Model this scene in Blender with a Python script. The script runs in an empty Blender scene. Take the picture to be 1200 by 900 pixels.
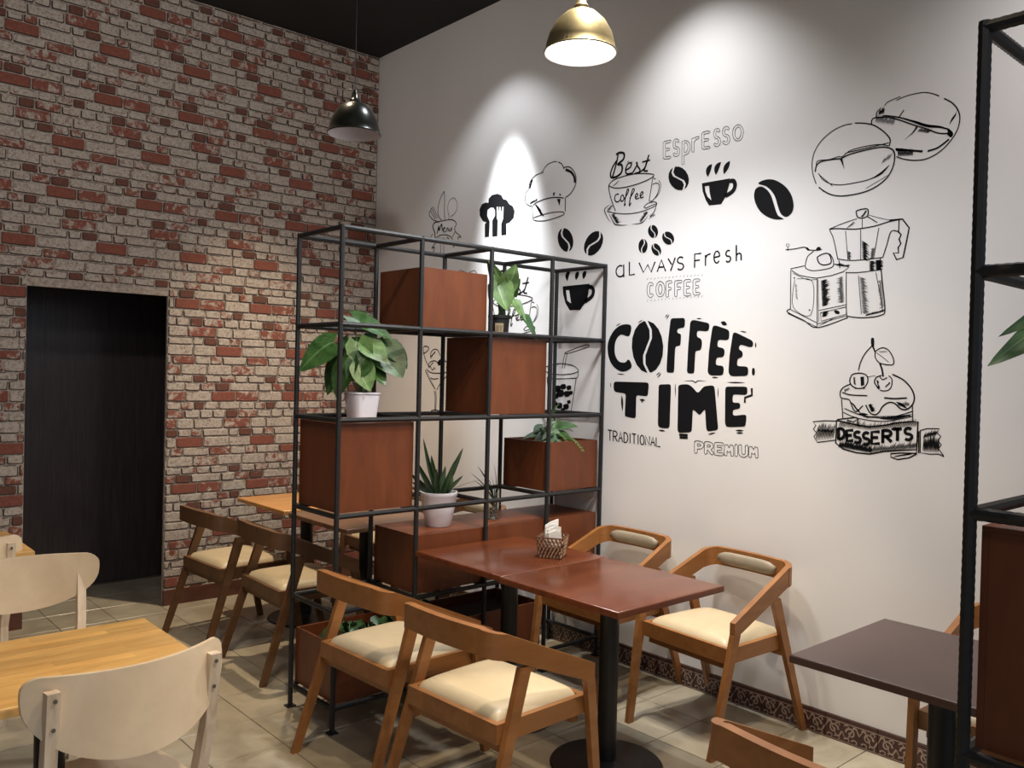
import bpy, bmesh, math, random
from mathutils import Vector, Matrix
from mathutils.geometry import tessellate_polygon
SC = bpy.context.scene
COL = SC.collection
PI = math.pi
# ---------------------------------------------------------------- camera
def cam_basis(yaw, pitch, roll):
    cy, sy, cp, sp = math.cos(yaw), math.sin(yaw), math.cos(pitch), math.sin(pitch)
    f = Vector((sy*cp, cy*cp, sp)); r = Vector((cy, -sy, 0)); u = r.cross(f)
    c, s = math.cos(roll), math.sin(roll)
    return c*r + s*u, -s*r + c*u, f
cr, cu, cf = cam_basis(0.72753, (-0.01299), 0.02412)
cd = bpy.data.cameras.new('camera'); cam = bpy.data.objects.new('camera', cd); COL.objects.link(cam)
cd.sensor_width = 36; cd.lens = 36*994.77886/1200; cd.clip_start = .05
M = Matrix((cr, cu, -cf)).transposed().to_4x4(); M.translation = ((-3.73069), (-5.88852), 1.65); cam.matrix_world = M
SC.camera = cam
# ---------------------------------------------------------------- world, exposure
W = bpy.data.worlds.new('world'); SC.world = W; W.use_nodes = True
W.node_tree.nodes['Background'].inputs[0].default_value = (.75, .85, 1, 1)
W.node_tree.nodes['Background'].inputs[1].default_value = .62
SC.view_settings.view_transform = 'Standard'; SC.view_settings.look = 'None'; SC.view_settings.gamma = 1
SC.view_settings.use_curve_mapping = False; SC.view_settings.exposure = 0.0
# ---------------------------------------------------------------- ceiling spotlights (placed from the light they cast, plus added fills)
H = 4.163
def spot(name, loc, target, power, angle, blend, color=(1, .86, .68), size=.04):
    l = bpy.data.lights.new(name, 'SPOT'); l.energy = power; l.spot_size = math.radians(angle); l.spot_blend = blend
    l.color = color; l.shadow_soft_size = size
    o = bpy.data.objects.new(name, l); COL.objects.link(o); o.location = loc
    o.rotation_euler = (Vector(target) - Vector(loc)).to_track_quat('-Z', 'Y').to_euler(); return o
WARM = (1, .80, .56); COOL = (.90, .95, 1)
SPOTS = [
 ('wall_washer', (-.50, -1.62, H-.04), (0, -1.66, 2.30), 800, 29, 1, COOL, .03),
 ('wall_washer', (-.51, -1.64, H-.04), (-.45, -1.64, 0), 45, 92, .5, COOL, .03),
 ('wall_washer', (-.51, -3.16, H-.04), (-.47, -3.20, 0), 165, 94, 1, (.97, .98, 1), .03),
 ('wall_washer', (-.75, -5.3, H-.04), (-.5, -5.0, 0), 150, 110, 1, (1, .96, .95), .05),  # added out-of-view washer, brightens the right of the white wall
 ('table_spot', (-1.05, -.95, H-.04), (-1.1, -.80, 0), 420, 64, .8, WARM, .04),
 ('table_spot', (-.85, -3.35, H-.04), (-.80, -3.35, 0), 300, 46, .5, (1, .90, .74), .03),  # added spot, strengthens the bright floor patches round the near table
 ('table_spot', (-2.7, -4.1, H-.04), (-2.9, -3.2, .4), 170, 75, .7, WARM, .05),
 ('table_spot', (-1.9, -5.0, H-.04), (-1.5, -3.7, .4), 210, 75, .7, WARM, .05),
 ('room_fill', (-3.3, -4.3, H-.04), (-1.5, 0, 2.5), 270, 95, 1, (1, .93, .88), .15),  # added fill, brightens the brick wall evenly
 ('room_fill', (-3.8, -7.2, H-.04), (-1.2, -2.6, 1.6), 170, 90, .9, (1, .93, .86), .3)]  # added ambient fill from behind the camera
for q in SPOTS: spot(*q)
# ---------------------------------------------------------------- node helpers
def mat(name):
    m = bpy.data.materials.new(name); m.use_nodes = True; nt = m.node_tree
    return m, nt, nt.nodes['Principled BSDF']
def N(nt, t, **kw):
    n = nt.nodes.new(t)
    for k, v in kw.items():
        if k in n.inputs: n.inputs[k].default_value = v
        else: setattr(n, k, v)
    return n
def ramp(nt, fac, stops):
    r = nt.nodes.new('ShaderNodeValToRGB'); e = r.color_ramp.elements
    while len(e) < len(stops): e.new(.5)
    for q, (p, c) in zip(e, stops): q.position = p; q.color = (*c, 1)
    nt.links.new(fac, r.inputs[0]); return r
def mix(nt, fac, a, b, kind='MIX'):
    m = nt.nodes.new('ShaderNodeMix'); m.data_type = 'RGBA'; m.blend_type = kind
    for s, v in ((m.inputs[0], fac), (m.inputs[6], a), (m.inputs[7], b)):
        if hasattr(v, 'links') or hasattr(v, 'is_linked'): nt.links.new(v, s)
        elif isinstance(v, (int, float)): s.default_value = v
        else: s.default_value = (*v, 1)
    return m.outputs[2]
def bump(nt, b, h, strength, dist=.002):
    n = nt.nodes.new('ShaderNodeBump'); n.inputs['Strength'].default_value = strength; n.inputs['Distance'].default_value = dist
    nt.links.new(h, n.inputs['Height']); nt.links.new(n.outputs[0], b.inputs['Normal'])
def plain(name, col, rough=.5, metal=0, var=.08, scale=30, bmp=.1, spec=None):
    m, nt, b = mat(name); tc = N(nt, 'ShaderNodeTexCoord'); no = N(nt, 'ShaderNodeTexNoise', Scale=scale, Detail=4.0)
    nt.links.new(tc.outputs['Object'], no.inputs['Vector'])
    r = ramp(nt, no.outputs[0], [(.3, tuple(c*(1-var) for c in col)), (.7, tuple(min(1, c*(1+var)) for c in col))])
    nt.links.new(r.outputs[0], b.inputs['Base Color']); b.inputs['Roughness'].default_value = rough; b.inputs['Metallic'].default_value = metal
    if spec is not None: b.inputs['Specular IOR Level'].default_value = spec
    if bmp: bump(nt, b, no.outputs[0], bmp)
    return m
def wood(name, c0, c1, rough=.4, grain=(1, 14, 14), scale=4, coat=0, space='Object', bmp=.15, bands=None):
    m, nt, b = mat(name); tc = N(nt, 'ShaderNodeTexCoord'); mp = N(nt, 'ShaderNodeMapping'); mp.inputs['Scale'].default_value = grain
    src = tc.outputs['Object']
    if space == 'World':
        g = N(nt, 'ShaderNodeNewGeometry'); src = g.outputs['Position']
    nt.links.new(src, mp.inputs[0])
    no = N(nt, 'ShaderNodeTexNoise', Scale=scale, Detail=6.0, Roughness=.6, Distortion=.6); nt.links.new(mp.outputs[0], no.inputs['Vector'])
    r = ramp(nt, no.outputs[0], [(.28, c0), (.5, tuple((a+d)/2 for a, d in zip(c0, c1))), (.72, c1)])
    out = r.outputs[0]
    if bands:   # glued staves, each of its own shade
        br = N(nt, 'ShaderNodeTexBrick', Scale=1.0); br.inputs['Brick Width'].default_value = bands[0]; br.inputs['Row Height'].default_value = bands[1]
        br.inputs['Mortar Size'].default_value = .0004; br.inputs['Color1'].default_value = (.72, .72, .72, 1); br.inputs['Color2'].default_value = (1.12, 1.1, 1.05, 1); br.inputs['Mortar'].default_value = (.6, .55, .5, 1)
        nt.links.new(src, br.inputs['Vector']); out = mix(nt, .8, out, br.outputs[0], 'MULTIPLY')
    nt.links.new(out, b.inputs['Base Color']); b.inputs['Roughness'].default_value = rough
    b.inputs['Coat Weight'].default_value = coat; b.inputs['Coat Roughness'].default_value = .12
    bump(nt, b, no.outputs[0], bmp, .001); return m
# ---------------------------------------------------------------- materials
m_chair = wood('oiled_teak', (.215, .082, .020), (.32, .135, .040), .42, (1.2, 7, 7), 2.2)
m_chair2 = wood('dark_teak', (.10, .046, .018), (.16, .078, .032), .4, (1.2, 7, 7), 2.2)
m_seat = plain('cream_vinyl', (.58, .47, .30), .42, 0, .05, 12, .08)
m_pad = plain('grey_beige_vinyl', (.30, .25, .18), .5, 0, .06, 20, .08)
m_ttop = wood('reddish_tabletop', (.085, .021, .008), (.155, .042, .014), .24, (2, 10, 10), 2.5, .12)
m_orange_lit = wood('orange_lit_tabletop', (.52, .24, .07), (.66, .34, .12), .3, (2, 10, 10), 2.5, .2)  # orange-brown wood, lamplight painted into the colour
m_brown_sheen = wood('brown_sheen_tabletop', (.17, .085, .045), (.25, .135, .075), .3, (2, 10, 10), 2.5, .3)  # same orange-brown wood, greyish reflection painted into the colour
m_dark = plain('dark_brown_tabletop', (.065, .038, .032), .42, 0, .08, 6, .02)
m_yellow = wood('pine_tabletop', (.62, .33, .095), (.80, .50, .18), .38, (2.2, 14, 14), 3, .1, bands=(.42, .045))
m_ply = wood('whitewashed_ply', (.66, .52, .355), (.79, .65, .47), .45, (2, 3, 3), 2.2, .1)
m_ply2 = wood('whitewashed_post', (.56, .43, .30), (.80, .68, .54), .5, (9, 9, 1.5), 4)
m_box = wood('red_brown_board', (.100, .025, .007), (.155, .041, .011), .45, (5, 5, 1.2), 3, 0)
m_door = wood('dark_stained_door', (.024, .018, .018), (.050, .040, .044), .3, (22, 22, 1.1), 3, .1, 'World')
m_iron = plain('black_iron', (.011, .011, .012), .55, .1, .3, 60, .3)
m_black = plain('black_steel', (.012, .012, .013), .36, .3, .2, 30, .05)
m_rail = wood('brown_skirting', (.085, .032, .02), (.13, .05, .03), .4, (2, 12, 12), 3)
m_ceil = plain('black_ceiling', (.010, .011, .0125), .8, 0, .15, 2, .02)
m_screw = plain('steel_screw', (.25, .22, .18), .35, .9, .1, 60, 0)
m_soil = plain('dark_soil', (.03, .018, .01), .95, 0, .5, 60, 1)
m_potw = plain('white_glazed_pot', (.74, .74, .81), .35, 0, .04, 8, .03)
m_potb = plain('black_plastic_pot', (.015, .015, .015), .45, 0, .2, 20, .05)
m_tag = plain('gold_pot_label', (.42, .34, .20), .5, 0, .2, 40, 0)
m_tagink = plain('label_ink', (.05, .04, .03), .6, 0, .1, 10, 0)
m_napkin = plain('white_napkin', (.86, .84, .80), .85, 0, .03, 30, .15)
m_caneA = plain('pale_cane', (.52, .34, .20), .5, 0, .15, 40, .1)
m_caneB = plain('brown_cane', (.10, .035, .02), .5, 0, .2, 40, .1)
m_brass = plain('aged_brass', (.42, .34, .18), .42, .85, .12, 25, .05)
m_gun = plain('dark_gunmetal', (.012, .013, .009), .28, .2, .2, 25, .05)
m_inner = plain('lamp_inside_grey', (.62, .58, .60), .5, 0, .03, 10, 0)
m_ink = plain('mural_black_paint', (.004, .004, .005), .8, 0, .5, 160, 0, .15)
def emis(name, col, s):
    m, nt, b = mat(name); b.inputs['Emission Color'].default_value = (*col, 1); b.inputs['Emission Strength'].default_value = s; b.inputs['Base Color'].default_value = (*col, 1); return m
m_glow = emis('lit_lamp_diffuser', (1, .97, .93), 9)
# white wall
m_wall, nt, b = mat('white_wall_paint')
g = N(nt, 'ShaderNodeNewGeometry'); n1 = N(nt, 'ShaderNodeTexNoise', Scale=.9, Detail=5.0); n2 = N(nt, 'ShaderNodeTexNoise', Scale=90.0, Detail=3.0)
nt.links.new(g.outputs['Position'], n1.inputs['Vector']); nt.links.new(g.outputs['Position'], n2.inputs['Vector'])
nt.links.new(ramp(nt, n1.outputs[0], [(.3, (.70, .68, .665)), (.7, (.75, .73, .715))]).outputs[0], b.inputs['Base Color']); b.inputs['Roughness'].default_value = .62
bump(nt, b, n2.outputs[0], .06)
# bricks: tone attribute, 0 whitewashed .. 1 bare red, 2 dark brown
def brick_mat():
    m, nt, b = mat('reclaimed_brick')
    g = N(nt, 'ShaderNodeNewGeometry'); at = N(nt, 'ShaderNodeAttribute', attribute_name='tone')
    big = N(nt, 'ShaderNodeTexNoise', Scale=16.0, Detail=6.0, Roughness=.72, Distortion=.5); fine = N(nt, 'ShaderNodeTexNoise', Scale=75.0, Detail=5.0, Roughness=.7)
    for q in (big, fine): nt.links.new(g.outputs['Position'], q.inputs['Vector'])
    red = ramp(nt, fine.outputs[0], [(.3, (.15, .045, .028)), (.7, (.26, .082, .052))])
    brn = ramp(nt, fine.outputs[0], [(.3, (.055, .026, .018)), (.7, (.13, .055, .035))])
    wht = ramp(nt, fine.outputs[0], [(.33, (.16, .115, .09)), (.44, (.36, .30, .25)), (.6, (.47, .41, .35)), (.72, (.53, .47, .41))])
    d = N(nt, 'ShaderNodeMath', operation='SUBTRACT'); nt.links.new(at.outputs['Fac'], d.inputs[0]); d.inputs[1].default_value = 1.0; d.use_clamp = True
    body = mix(nt, d.outputs[0], red.outputs[0], brn.outputs[0])
    # wash threshold: noise + (0.5 - tone)
    mn = N(nt, 'ShaderNodeMath', operation='MINIMUM'); nt.links.new(at.outputs['Fac'], mn.inputs[0]); mn.inputs[1].default_value = 1.0
    ml = N(nt, 'ShaderNodeMath', operation='MULTIPLY_ADD'); nt.links.new(mn.outputs[0], ml.inputs[0]); ml.inputs[1].default_value = -.42; ml.inputs[2].default_value = .25
    ad = N(nt, 'ShaderNodeMath', operation='ADD'); nt.links.new(big.outputs[0], ad.inputs[0]); nt.links.new(ml.outputs[0], ad.inputs[1])
    f = ramp(nt, ad.outputs[0], [(.47, (0, 0, 0)), (.56, (1, 1, 1))])
    c = mix(nt, f.outputs[0], body, wht.outputs[0]); nt.links.new(c, b.inputs['Base Color']); b.inputs['Roughness'].default_value = .85
    bump(nt, b, fine.outputs[0], .7, .003); return m
m_brick = brick_mat()
m_mortar = plain('pale_lime_mortar', (.36, .30, .25), .95, 0, .35, 40, .8)
m_crack_shade = plain('dark_crack_shade', (.06, .04, .03), .95, 0, .4, 60, 0)  # shade below and beside bricks, painted as dark crack lines
# floor tile
def tile_mat():
    m, nt, b = mat('beige_floor_tile'); g = N(nt, 'ShaderNodeNewGeometry'); oi = N(nt, 'ShaderNodeObjectInfo')
    no = N(nt, 'ShaderNodeTexNoise', Scale=3.2, Detail=7.0, Roughness=.6, Distortion=1.0); nt.links.new(g.outputs['Position'], no.inputs['Vector'])
    r = ramp(nt, no.outputs[0], [(.3, (.29, .245, .175)), (.5, (.39, .34, .25)), (.7, (.47, .42, .325))])
    v = ramp(nt, oi.outputs['Random'], [(0, (.88, .88, .88)), (1, (1.0, 1.0, 1.0))])
    nt.links.new(mix(nt, 1.0, r.outputs[0], v.outputs[0], 'MULTIPLY'), b.inputs['Base Color']); b.inputs['Roughness'].default_value = .28; bump(nt, b, no.outputs[0], .05); return m
m_tile = tile_mat()
m_grout = plain('dark_grout', (.09, .075, .055), .9, 0, .2, 30, .2)
m_btile = plain('maroon_border_tile', (.055, .022, .018), .4, 0, .3, 60, .1)
m_scroll = plain('pale_scroll_relief', (.34, .25, .20), .5, 0, .2, 60, .1)
def leaf_mat(name, c0, c1, vein, scale=40):
    m, nt, b = mat(name); tc = N(nt, 'ShaderNodeTexCoord'); uv = N(nt, 'ShaderNodeUVMap')
    no = N(nt, 'ShaderNodeTexNoise', Scale=scale, Detail=3.0); nt.links.new(tc.outputs['Object'], no.inputs['Vector'])
    r = ramp(nt, no.outputs[0], [(.35, c0), (.65, c1)])
    sx = N(nt, 'ShaderNodeSeparateXYZ'); nt.links.new(uv.outputs[0], sx.inputs[0])   # u = across (-1..1 -> 0..1), v = along
    a = N(nt, 'ShaderNodeMath', operation='SUBTRACT'); nt.links.new(sx.outputs[0], a.inputs[0]); a.inputs[1].default_value = .62
    a2 = N(nt, 'ShaderNodeMath', operation='ABSOLUTE'); nt.links.new(a.outputs[0], a2.inputs[0])
    mr = ramp(nt, a2.outputs[0], [(.012, (1, 1, 1)), (.035, (0, 0, 0))])
    k = N(nt, 'ShaderNodeMath', operation='MULTIPLY_ADD'); nt.links.new(a2.outputs[0], k.inputs[0]); k.inputs[1].default_value = -1.2; nt.links.new(sx.outputs[1], k.inputs[2])
    s = N(nt, 'ShaderNodeMath', operation='MULTIPLY'); nt.links.new(k.outputs[0], s.inputs[0]); s.inputs[1].default_value = 7.0
    fr = N(nt, 'ShaderNodeMath', operation='FRACT'); nt.links.new(s.outputs[0], fr.inputs[0])
    vr = ramp(nt, fr.outputs[0], [(.0, (.7, .7, .7)), (.12, (0, 0, 0))])
    mx = N(nt, 'ShaderNodeMath', operation='MAXIMUM'); nt.links.new(mr.outputs[0], mx.inputs[0]); nt.links.new(vr.outputs[0], mx.inputs[1])
    nt.links.new(mix(nt, mx.outputs[0], r.outputs[0], vein), b.inputs['Base Color']); b.inputs['Roughness'].default_value = .4
    b.inputs['Subsurface Weight'].default_value = 0; return m
m_leaf = leaf_mat('syngonium_leaf', (.024, .072, .016), (.050, .120, .026), (.13, .23, .08))
m_leafpale = leaf_mat('pale_leaf', (.07, .15, .035), (.13, .23, .065), (.26, .36, .15))
m_leafdark = leaf_mat('dark_leaf', (.018, .055, .018), (.035, .09, .03), (.06, .13, .05))
m_snake = leaf_mat('snake_plant_leaf', (.010, .026, .010), (.030, .060, .022), (.07, .11, .05), 14)
m_stem = plain('green_stem', (.10, .20, .05), .5, 0, .2, 20, .05)
m_glass, nt, b = mat('clear_glass'); b.inputs['Transmission Weight'].default_value = 1; b.inputs['Roughness'].default_value = .03; b.inputs['IOR'].default_value = 1.45; b.inputs['Base Color'].default_value = (.9, .95, .92, 1)
# ---------------------------------------------------------------- mesh helpers
def link(name, bm, m, parent=None, smooth=False, bevel=0, seg=1):
    if bevel:
        es = [e for e in bm.edges if len(e.link_faces) == 2 and e.calc_face_angle(0) > .5]
        bmesh.ops.bevel(bm, geom=es, offset=bevel, segments=seg, affect='EDGES', profile=.5)
    bmesh.ops.recalc_face_normals(bm, faces=bm.faces)
    me = bpy.data.meshes.new(name); bm.to_mesh(me); bm.free()
    for x in (m if isinstance(m, (list, tuple)) else [m]): me.materials.append(x)
    if smooth:
        for p in me.polygons: p.use_smooth = True
        if smooth != 'all': me.set_sharp_from_angle(angle=math.radians(38))
    o = bpy.data.objects.new(name, me); COL.objects.link(o)
    if parent: o.parent = parent
    return o
def box(bm, x0, x1, y0, y1, z0, z1, mi=0):
    v = [bm.verts.new(p) for p in ((x0, y0, z0), (x1, y0, z0), (x1, y1, z0), (x0, y1, z0), (x0, y0, z1), (x1, y0, z1), (x1, y1, z1), (x0, y1, z1))]
    for q in ((0, 3, 2, 1), (4, 5, 6, 7), (0, 1, 5, 4), (1, 2, 6, 5), (2, 3, 7, 6), (3, 0, 4, 7)):
        bm.faces.new([v[i] for i in q]).material_index = mi
def loft(bm, rings, close=True, caps=True, mi=0):
    R = [[bm.verts.new(p) for p in r] for r in rings]; n = len(R[0])
    for a, c in zip(R[:-1], R[1:]):
        for i in range(n if close else n-1):
            bm.faces.new((a[i], a[(i+1) % n], c[(i+1) % n], c[i])).material_index = mi
    if caps: bm.faces.new(R[0][::-1]).material_index = mi; bm.faces.new(R[-1]).material_index = mi
    return R
def lathe(bm, prof, n=24, c=(0, 0, 0), mi=0, caps=True):
    return loft(bm, [[(c[0]+r*math.cos(2*PI*i/n), c[1]+r*math.sin(2*PI*i/n), c[2]+z) for i in range(n)] for r, z in prof], True, caps, mi)
def frame_of(d):
    d = d.normalized(); a = Vector((0, 0, 1)) if abs(d.z) < .9 else Vector((1, 0, 0)); s = d.cross(a).normalized(); return s, s.cross(d)
def tube(bm, pts, r, n=8, mi=0):
    pts = [Vector(p) for p in pts]; rr = r if isinstance(r, (list, tuple)) else [r]*len(pts); rings = []
    for i, p in enumerate(pts):
        d = pts[min(i+1, len(pts)-1)] - pts[max(i-1, 0)]; s, t = frame_of(d)
        rings.append([p + (s*math.cos(2*PI*k/n) + t*math.sin(2*PI*k/n))*rr[i] for k in range(n)])
    loft(bm, rings, True, True, mi)
def bar(bm, A, B, wx0, wy0, wx1, wy1):
    """tapered post from A (bottom) to B (top), horizontal rectangular ends"""
    loft(bm, [[(P[0]+sx*wx/2, P[1]+sy*wy/2, P[2]) for sx, sy in ((-1, -1), (1, -1), (1, 1), (-1, 1))] for P, wx, wy in ((A, wx0, wy0), (B, wx1, wy1))])
def strip(bm, pts, t):
    """upright board following pts = (x, y, top, height), thickness t, centred"""
    rings = []
    for i, (x, y, z, h) in enumerate(pts):
        a = pts[max(i-1, 0)]; c = pts[min(i+1, len(pts)-1)]; d = Vector((c[0]-a[0], c[1]-a[1], 0)).normalized(); n = Vector((-d.y, d.x, 0))*t/2
        rings.append([(x+n.x, y+n.y, z), (x-n.x, y-n.y, z), (x-n.x, y-n.y, z-h), (x+n.x, y+n.y, z-h)])
    loft(bm, rings)
def nb(): return bmesh.new()
def thing(name, label, cat, loc=(0, 0, 0), rz=0, group=None):
    o = bpy.data.objects.new(name, None); COL.objects.link(o); o.location = loc; o.rotation_euler = (0, 0, rz); o.empty_display_size = .1
    o['label'] = label; o['category'] = cat
    if group: o['group'] = group
    return o
def tag(o, label, cat, group=None):
    o['label'] = label; o['category'] = cat
    if group: o['group'] = group
    return o
def struct(o): o['kind'] = 'structure'; return o
def dup(root, loc, rz, label, group=None):
    r = root.copy(); COL.objects.link(r); r.location = loc; r.rotation_euler = (0, 0, rz); r['label'] = label
    if group: r['group'] = group
    for ch in list(root.children):
        c = ch.copy(); COL.objects.link(c); c.parent = r
        for gch in list(ch.children):
            d = gch.copy(); COL.objects.link(d); d.parent = c
    return r
# ---------------------------------------------------------------- room shell
DX0, DX1, DH, DY = -2.494, -1.640, 2.117, .90      # doorway in the brick wall
X0, Y0 = -6.8, -8.6
bm = nb(); box(bm, X0, .15, Y0, 1.1, -.10, -.004); floor = struct(link('floor', bm, m_grout))
tg = .3325; tx0 = -1.985 + tg*6; ty0 = -3.483 + tg*13
tile_meshes = {}
def tile_mesh(w, d):
    k = (round(w, 3), round(d, 3))
    if k not in tile_meshes:
        bm = nb(); box(bm, -w/2, w/2, -d/2, d/2, -.006, 0)
        bmesh.ops.bevel(bm, geom=[e for e in bm.edges if all(v.co.z > -.001 for v in e.verts)], offset=.0015, segments=1, affect='EDGES')
        me = bpy.data.meshes.new('tile'); bm.to_mesh(me); bm.free(); me.materials.append(m_tile); tile_meshes[k] = me
    return tile_meshes[k]
far_bm = nb(); ntile = 0
for i in range(22):
    for j in range(30):
        xa, xb = tx0-(i+1)*tg, min(tx0-i*tg, -.004); ya, yb = ty0-(j+1)*tg, ty0-j*tg
        if xb-xa < .02 or xb < X0 or yb < Y0: continue
        if yb > 0 and not (DX0-.3 < xa and xb < DX1+.35): 
            yb = min(yb, -.004)
            if yb-ya < .02: continue
        if ya > -.02 and yb > DY+.2: continue
        vis = (xa > -3.9 and ya > -5.6)
        if vis and ntile < 300:
            o = bpy.data.objects.new('tile', tile_mesh(xb-xa-.004, yb-ya-.004)); COL.objects.link(o); o.location = ((xa+xb)/2, (ya+yb)/2, 0); o.parent = floor; ntile += 1
        else: box(far_bm, xa+.002, xb-.002, ya+.002, yb-.002, -.006, 0)
o = link('tile', far_bm, m_tile, floor); o['kind'] = 'stuff'
bm = nb(); box(bm, X0, .15, Y0, 1.1, H, H+.12); struct(link('ceiling', bm, m_ceil))
bm = nb(); box(bm, 0, .15, Y0, 1.1, -.1, H); struct(link('wall_right', bm, m_wall))
bm = nb(); box(bm, X0-.12, X0, Y0, 1.1, -.1, H); struct(link('wall_left', bm, m_wall))
# brick wall: mortar slab with opening, bricks proud of it
MY = .004
bm = nb()
box(bm, X0, DX0, MY, .03, 0, H); box(bm, DX1, 0, MY, .03, 0, H); box(bm, DX0, DX1, MY, .03, DH, H)
bw = struct(link('wall_back', bm, m_mortar))
random.seed(5)
ROWS = [(.075, [(.36, 'r'), (.34, 'w'), (.30, 'w')], 0), (.055, [(.17, 'w'), (.15, 'm'), (.35, 'w'), (.15, 'w'), (.18, 'd')], .02), (.074, [(.38, 'k'), (.22, 'w'), (.40, 'w')], .62),
        (.060, [(.17, 'w'), (.18, 'w'), (.17, 'd'), (.28, 'm'), (.20, 'w')], .3), (.056, [(.20, 'w'), (.17, 'm'), (.14, 'd'), (.20, 'w'), (.29, 'w')], .85), (.075, [(.33, 'r'), (.33, 'k'), (.34, 'w')], .45),
        (.060, [(.2, 'w'), (.2, 'm'), (.2, 'd'), (.4, 'w')], .1), (.052, [(.17, 'd'), (.2, 'w'), (.2, 'm'), (.18, 'w'), (.25, 'w')], .2), (.074, [(.33, 'm'), (.34, 'w'), (.33, 'w')], .72), (.059, [(.3, 'k'), (.2, 'w'), (.16, 'm'), (.34, 'w')], .93)]
PERX = .535; TONE = dict(r=.98, k=.68, m=.55, w=.21, d=1.7)
brk_meshes = {}
def brick_mesh(w, h, t, var):
    k = (round(w, 3), round(h, 3), t, var)
    if k not in brk_meshes:
        rnd = random.Random(hash((k[0], k[1], var)) & 0xffff); bm = nb(); a, b_ = w/2, h/2; c = .006
        base = [(-a+c, -b_), (0, -b_), (a-c, -b_), (a, -b_+c), (a, b_-c), (a-c, b_), (0, b_), (-a+c, b_), (-a, b_-c), (-a, -b_+c)]
        base = [(x+rnd.uniform(-.0016, .0016), z+rnd.uniform(-.0016, .0016)) for x, z in base]
        d = -.004-rnd.random()*.004
        R = loft(bm, [[(x, MY, z) for x, z in base], [(x, d+.003, z) for x, z in base], [(x*(1-.006/a), d, z*(1-.004/b_)) for x, z in base]], True, False)
        bm.faces.new(R[-1]); bmesh.ops.recalc_face_normals(bm, faces=bm.faces)
        for f in bm.faces:
            c_ = f.calc_center_median()
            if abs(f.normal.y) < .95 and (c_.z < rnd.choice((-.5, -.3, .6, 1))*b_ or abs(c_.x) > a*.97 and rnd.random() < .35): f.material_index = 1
        me = bpy.data.meshes.new('brick'); bm.to_mesh(me); bm.free(); me.materials.append(m_brick); me.materials.append(m_crack_shade)
        at = me.attributes.new('tone', 'FLOAT', 'POINT')
        for q in at.data: q.value = t + .0
        brk_meshes[k] = me
    return brk_meshes[k]
bricks = []
z = 0; ri = 3
while z < H-.01:
    h, cells, off = ROWS[ri % 10]; per = ri//10; ri += 1
    za, zb = z, min(z+h, H); z += h
    x = -8*PERX - .5 + ((off + (per*.5) % 1.0) % 1.0)*PERX
    while x < 0:
        for wd, t in cells:
            xa, xb = x, x+wd*PERX; x = xb
            segs = [(max(xa, -6.0), min(xb, 0))]
            if za < DH:   # cut at the doorway
                zz = zb if zb <= DH+.02 else zb
                segs = [s for q in segs for s in ((q[0], min(q[1], DX0)), (max(q[0], DX1), q[1]))]
            for a, c in segs:
                if c-a < .02: continue
                lo = za
                if zb > DH > za and c > DX0 and a < DX1: pass
                bricks.append((a, c, lo, zb, t))
def barea(q):
    a, c, lo, hi, t = q; cx = (a+c)/2
    if cx < -2.85: return 0
    d = math.hypot(cx-(-3.73069), (-5.88852))
    return (c-a)*(hi-lo)/d**2 * (abs((-5.88852))/d)
order = sorted(range(len(bricks)), key=lambda i: -barea(bricks[i])); top = set(order[:300])
rest = {}
sv, sf, st, sm_i = [], [], [], []
for i, (a, c, lo, hi, t) in enumerate(bricks):
    g_ = .008; var = i % 3; tt = TONE[t] + ((i*37) % 7 - 3)*.02
    me = brick_mesh(c-a-g_, hi-lo-g_, TONE[t] if i in top else round(TONE[t], 2), var)
    if i in top:
        o = bpy.data.objects.new('brick', me); COL.objects.link(o); o.location = ((a+c)/2, 0, (lo+hi)/2); o.parent = bw
    else:
        n0 = len(sv)
        for v in me.vertices: sv.append((v.co.x+(a+c)/2, v.co.y, v.co.z+(lo+hi)/2)); st.append(TONE[t])
        for p in me.polygons: sf.append([n0+k for k in p.vertices]); sm_i.append(p.material_index)
me = bpy.data.meshes.new('brick'); me.from_pydata(sv, [], sf); me.materials.append(m_brick); me.materials.append(m_crack_shade); me.polygons.foreach_set('material_index', sm_i)
at = me.attributes.new('tone', 'FLOAT', 'POINT'); at.data.foreach_set('value', st)
o = bpy.data.objects.new('brick', me); COL.objects.link(o); o.parent = bw; o['kind'] = 'stuff'
# passage behind the doorway: reveals, dark wooden door leaf made of boards
bm = nb(); box(bm, DX0-.10, DX0-.02, .03, DY+.06, 0, H); struct(link('wall_passage_left', bm, m_door))
bm = nb(); box(bm, -.70, -.62, .03, DY+.06, 0, H); struct(link('wall_passage_right', bm, m_door))
dr = struct(bpy.data.objects.new('door_1', None)); COL.objects.link(dr)
for k in range(6):
    bm = nb(); box(bm, DX0+k*.31, DX0+k*.31+.309, DY, DY+.05, 0, H); link('board', bm, m_door, dr, False, .0012)
# skirting board under the bricks
bm = nb(); box(bm, DX1, -.002, -.018, MY, 0, .105); struct(link('baseboard_back', bm, m_rail, None, False, .003))
bm = nb(); box(bm, X0, DX0, -.018, MY, 0, .105); struct(link('baseboard_back_left', bm, m_rail, None, False, .003))
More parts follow.
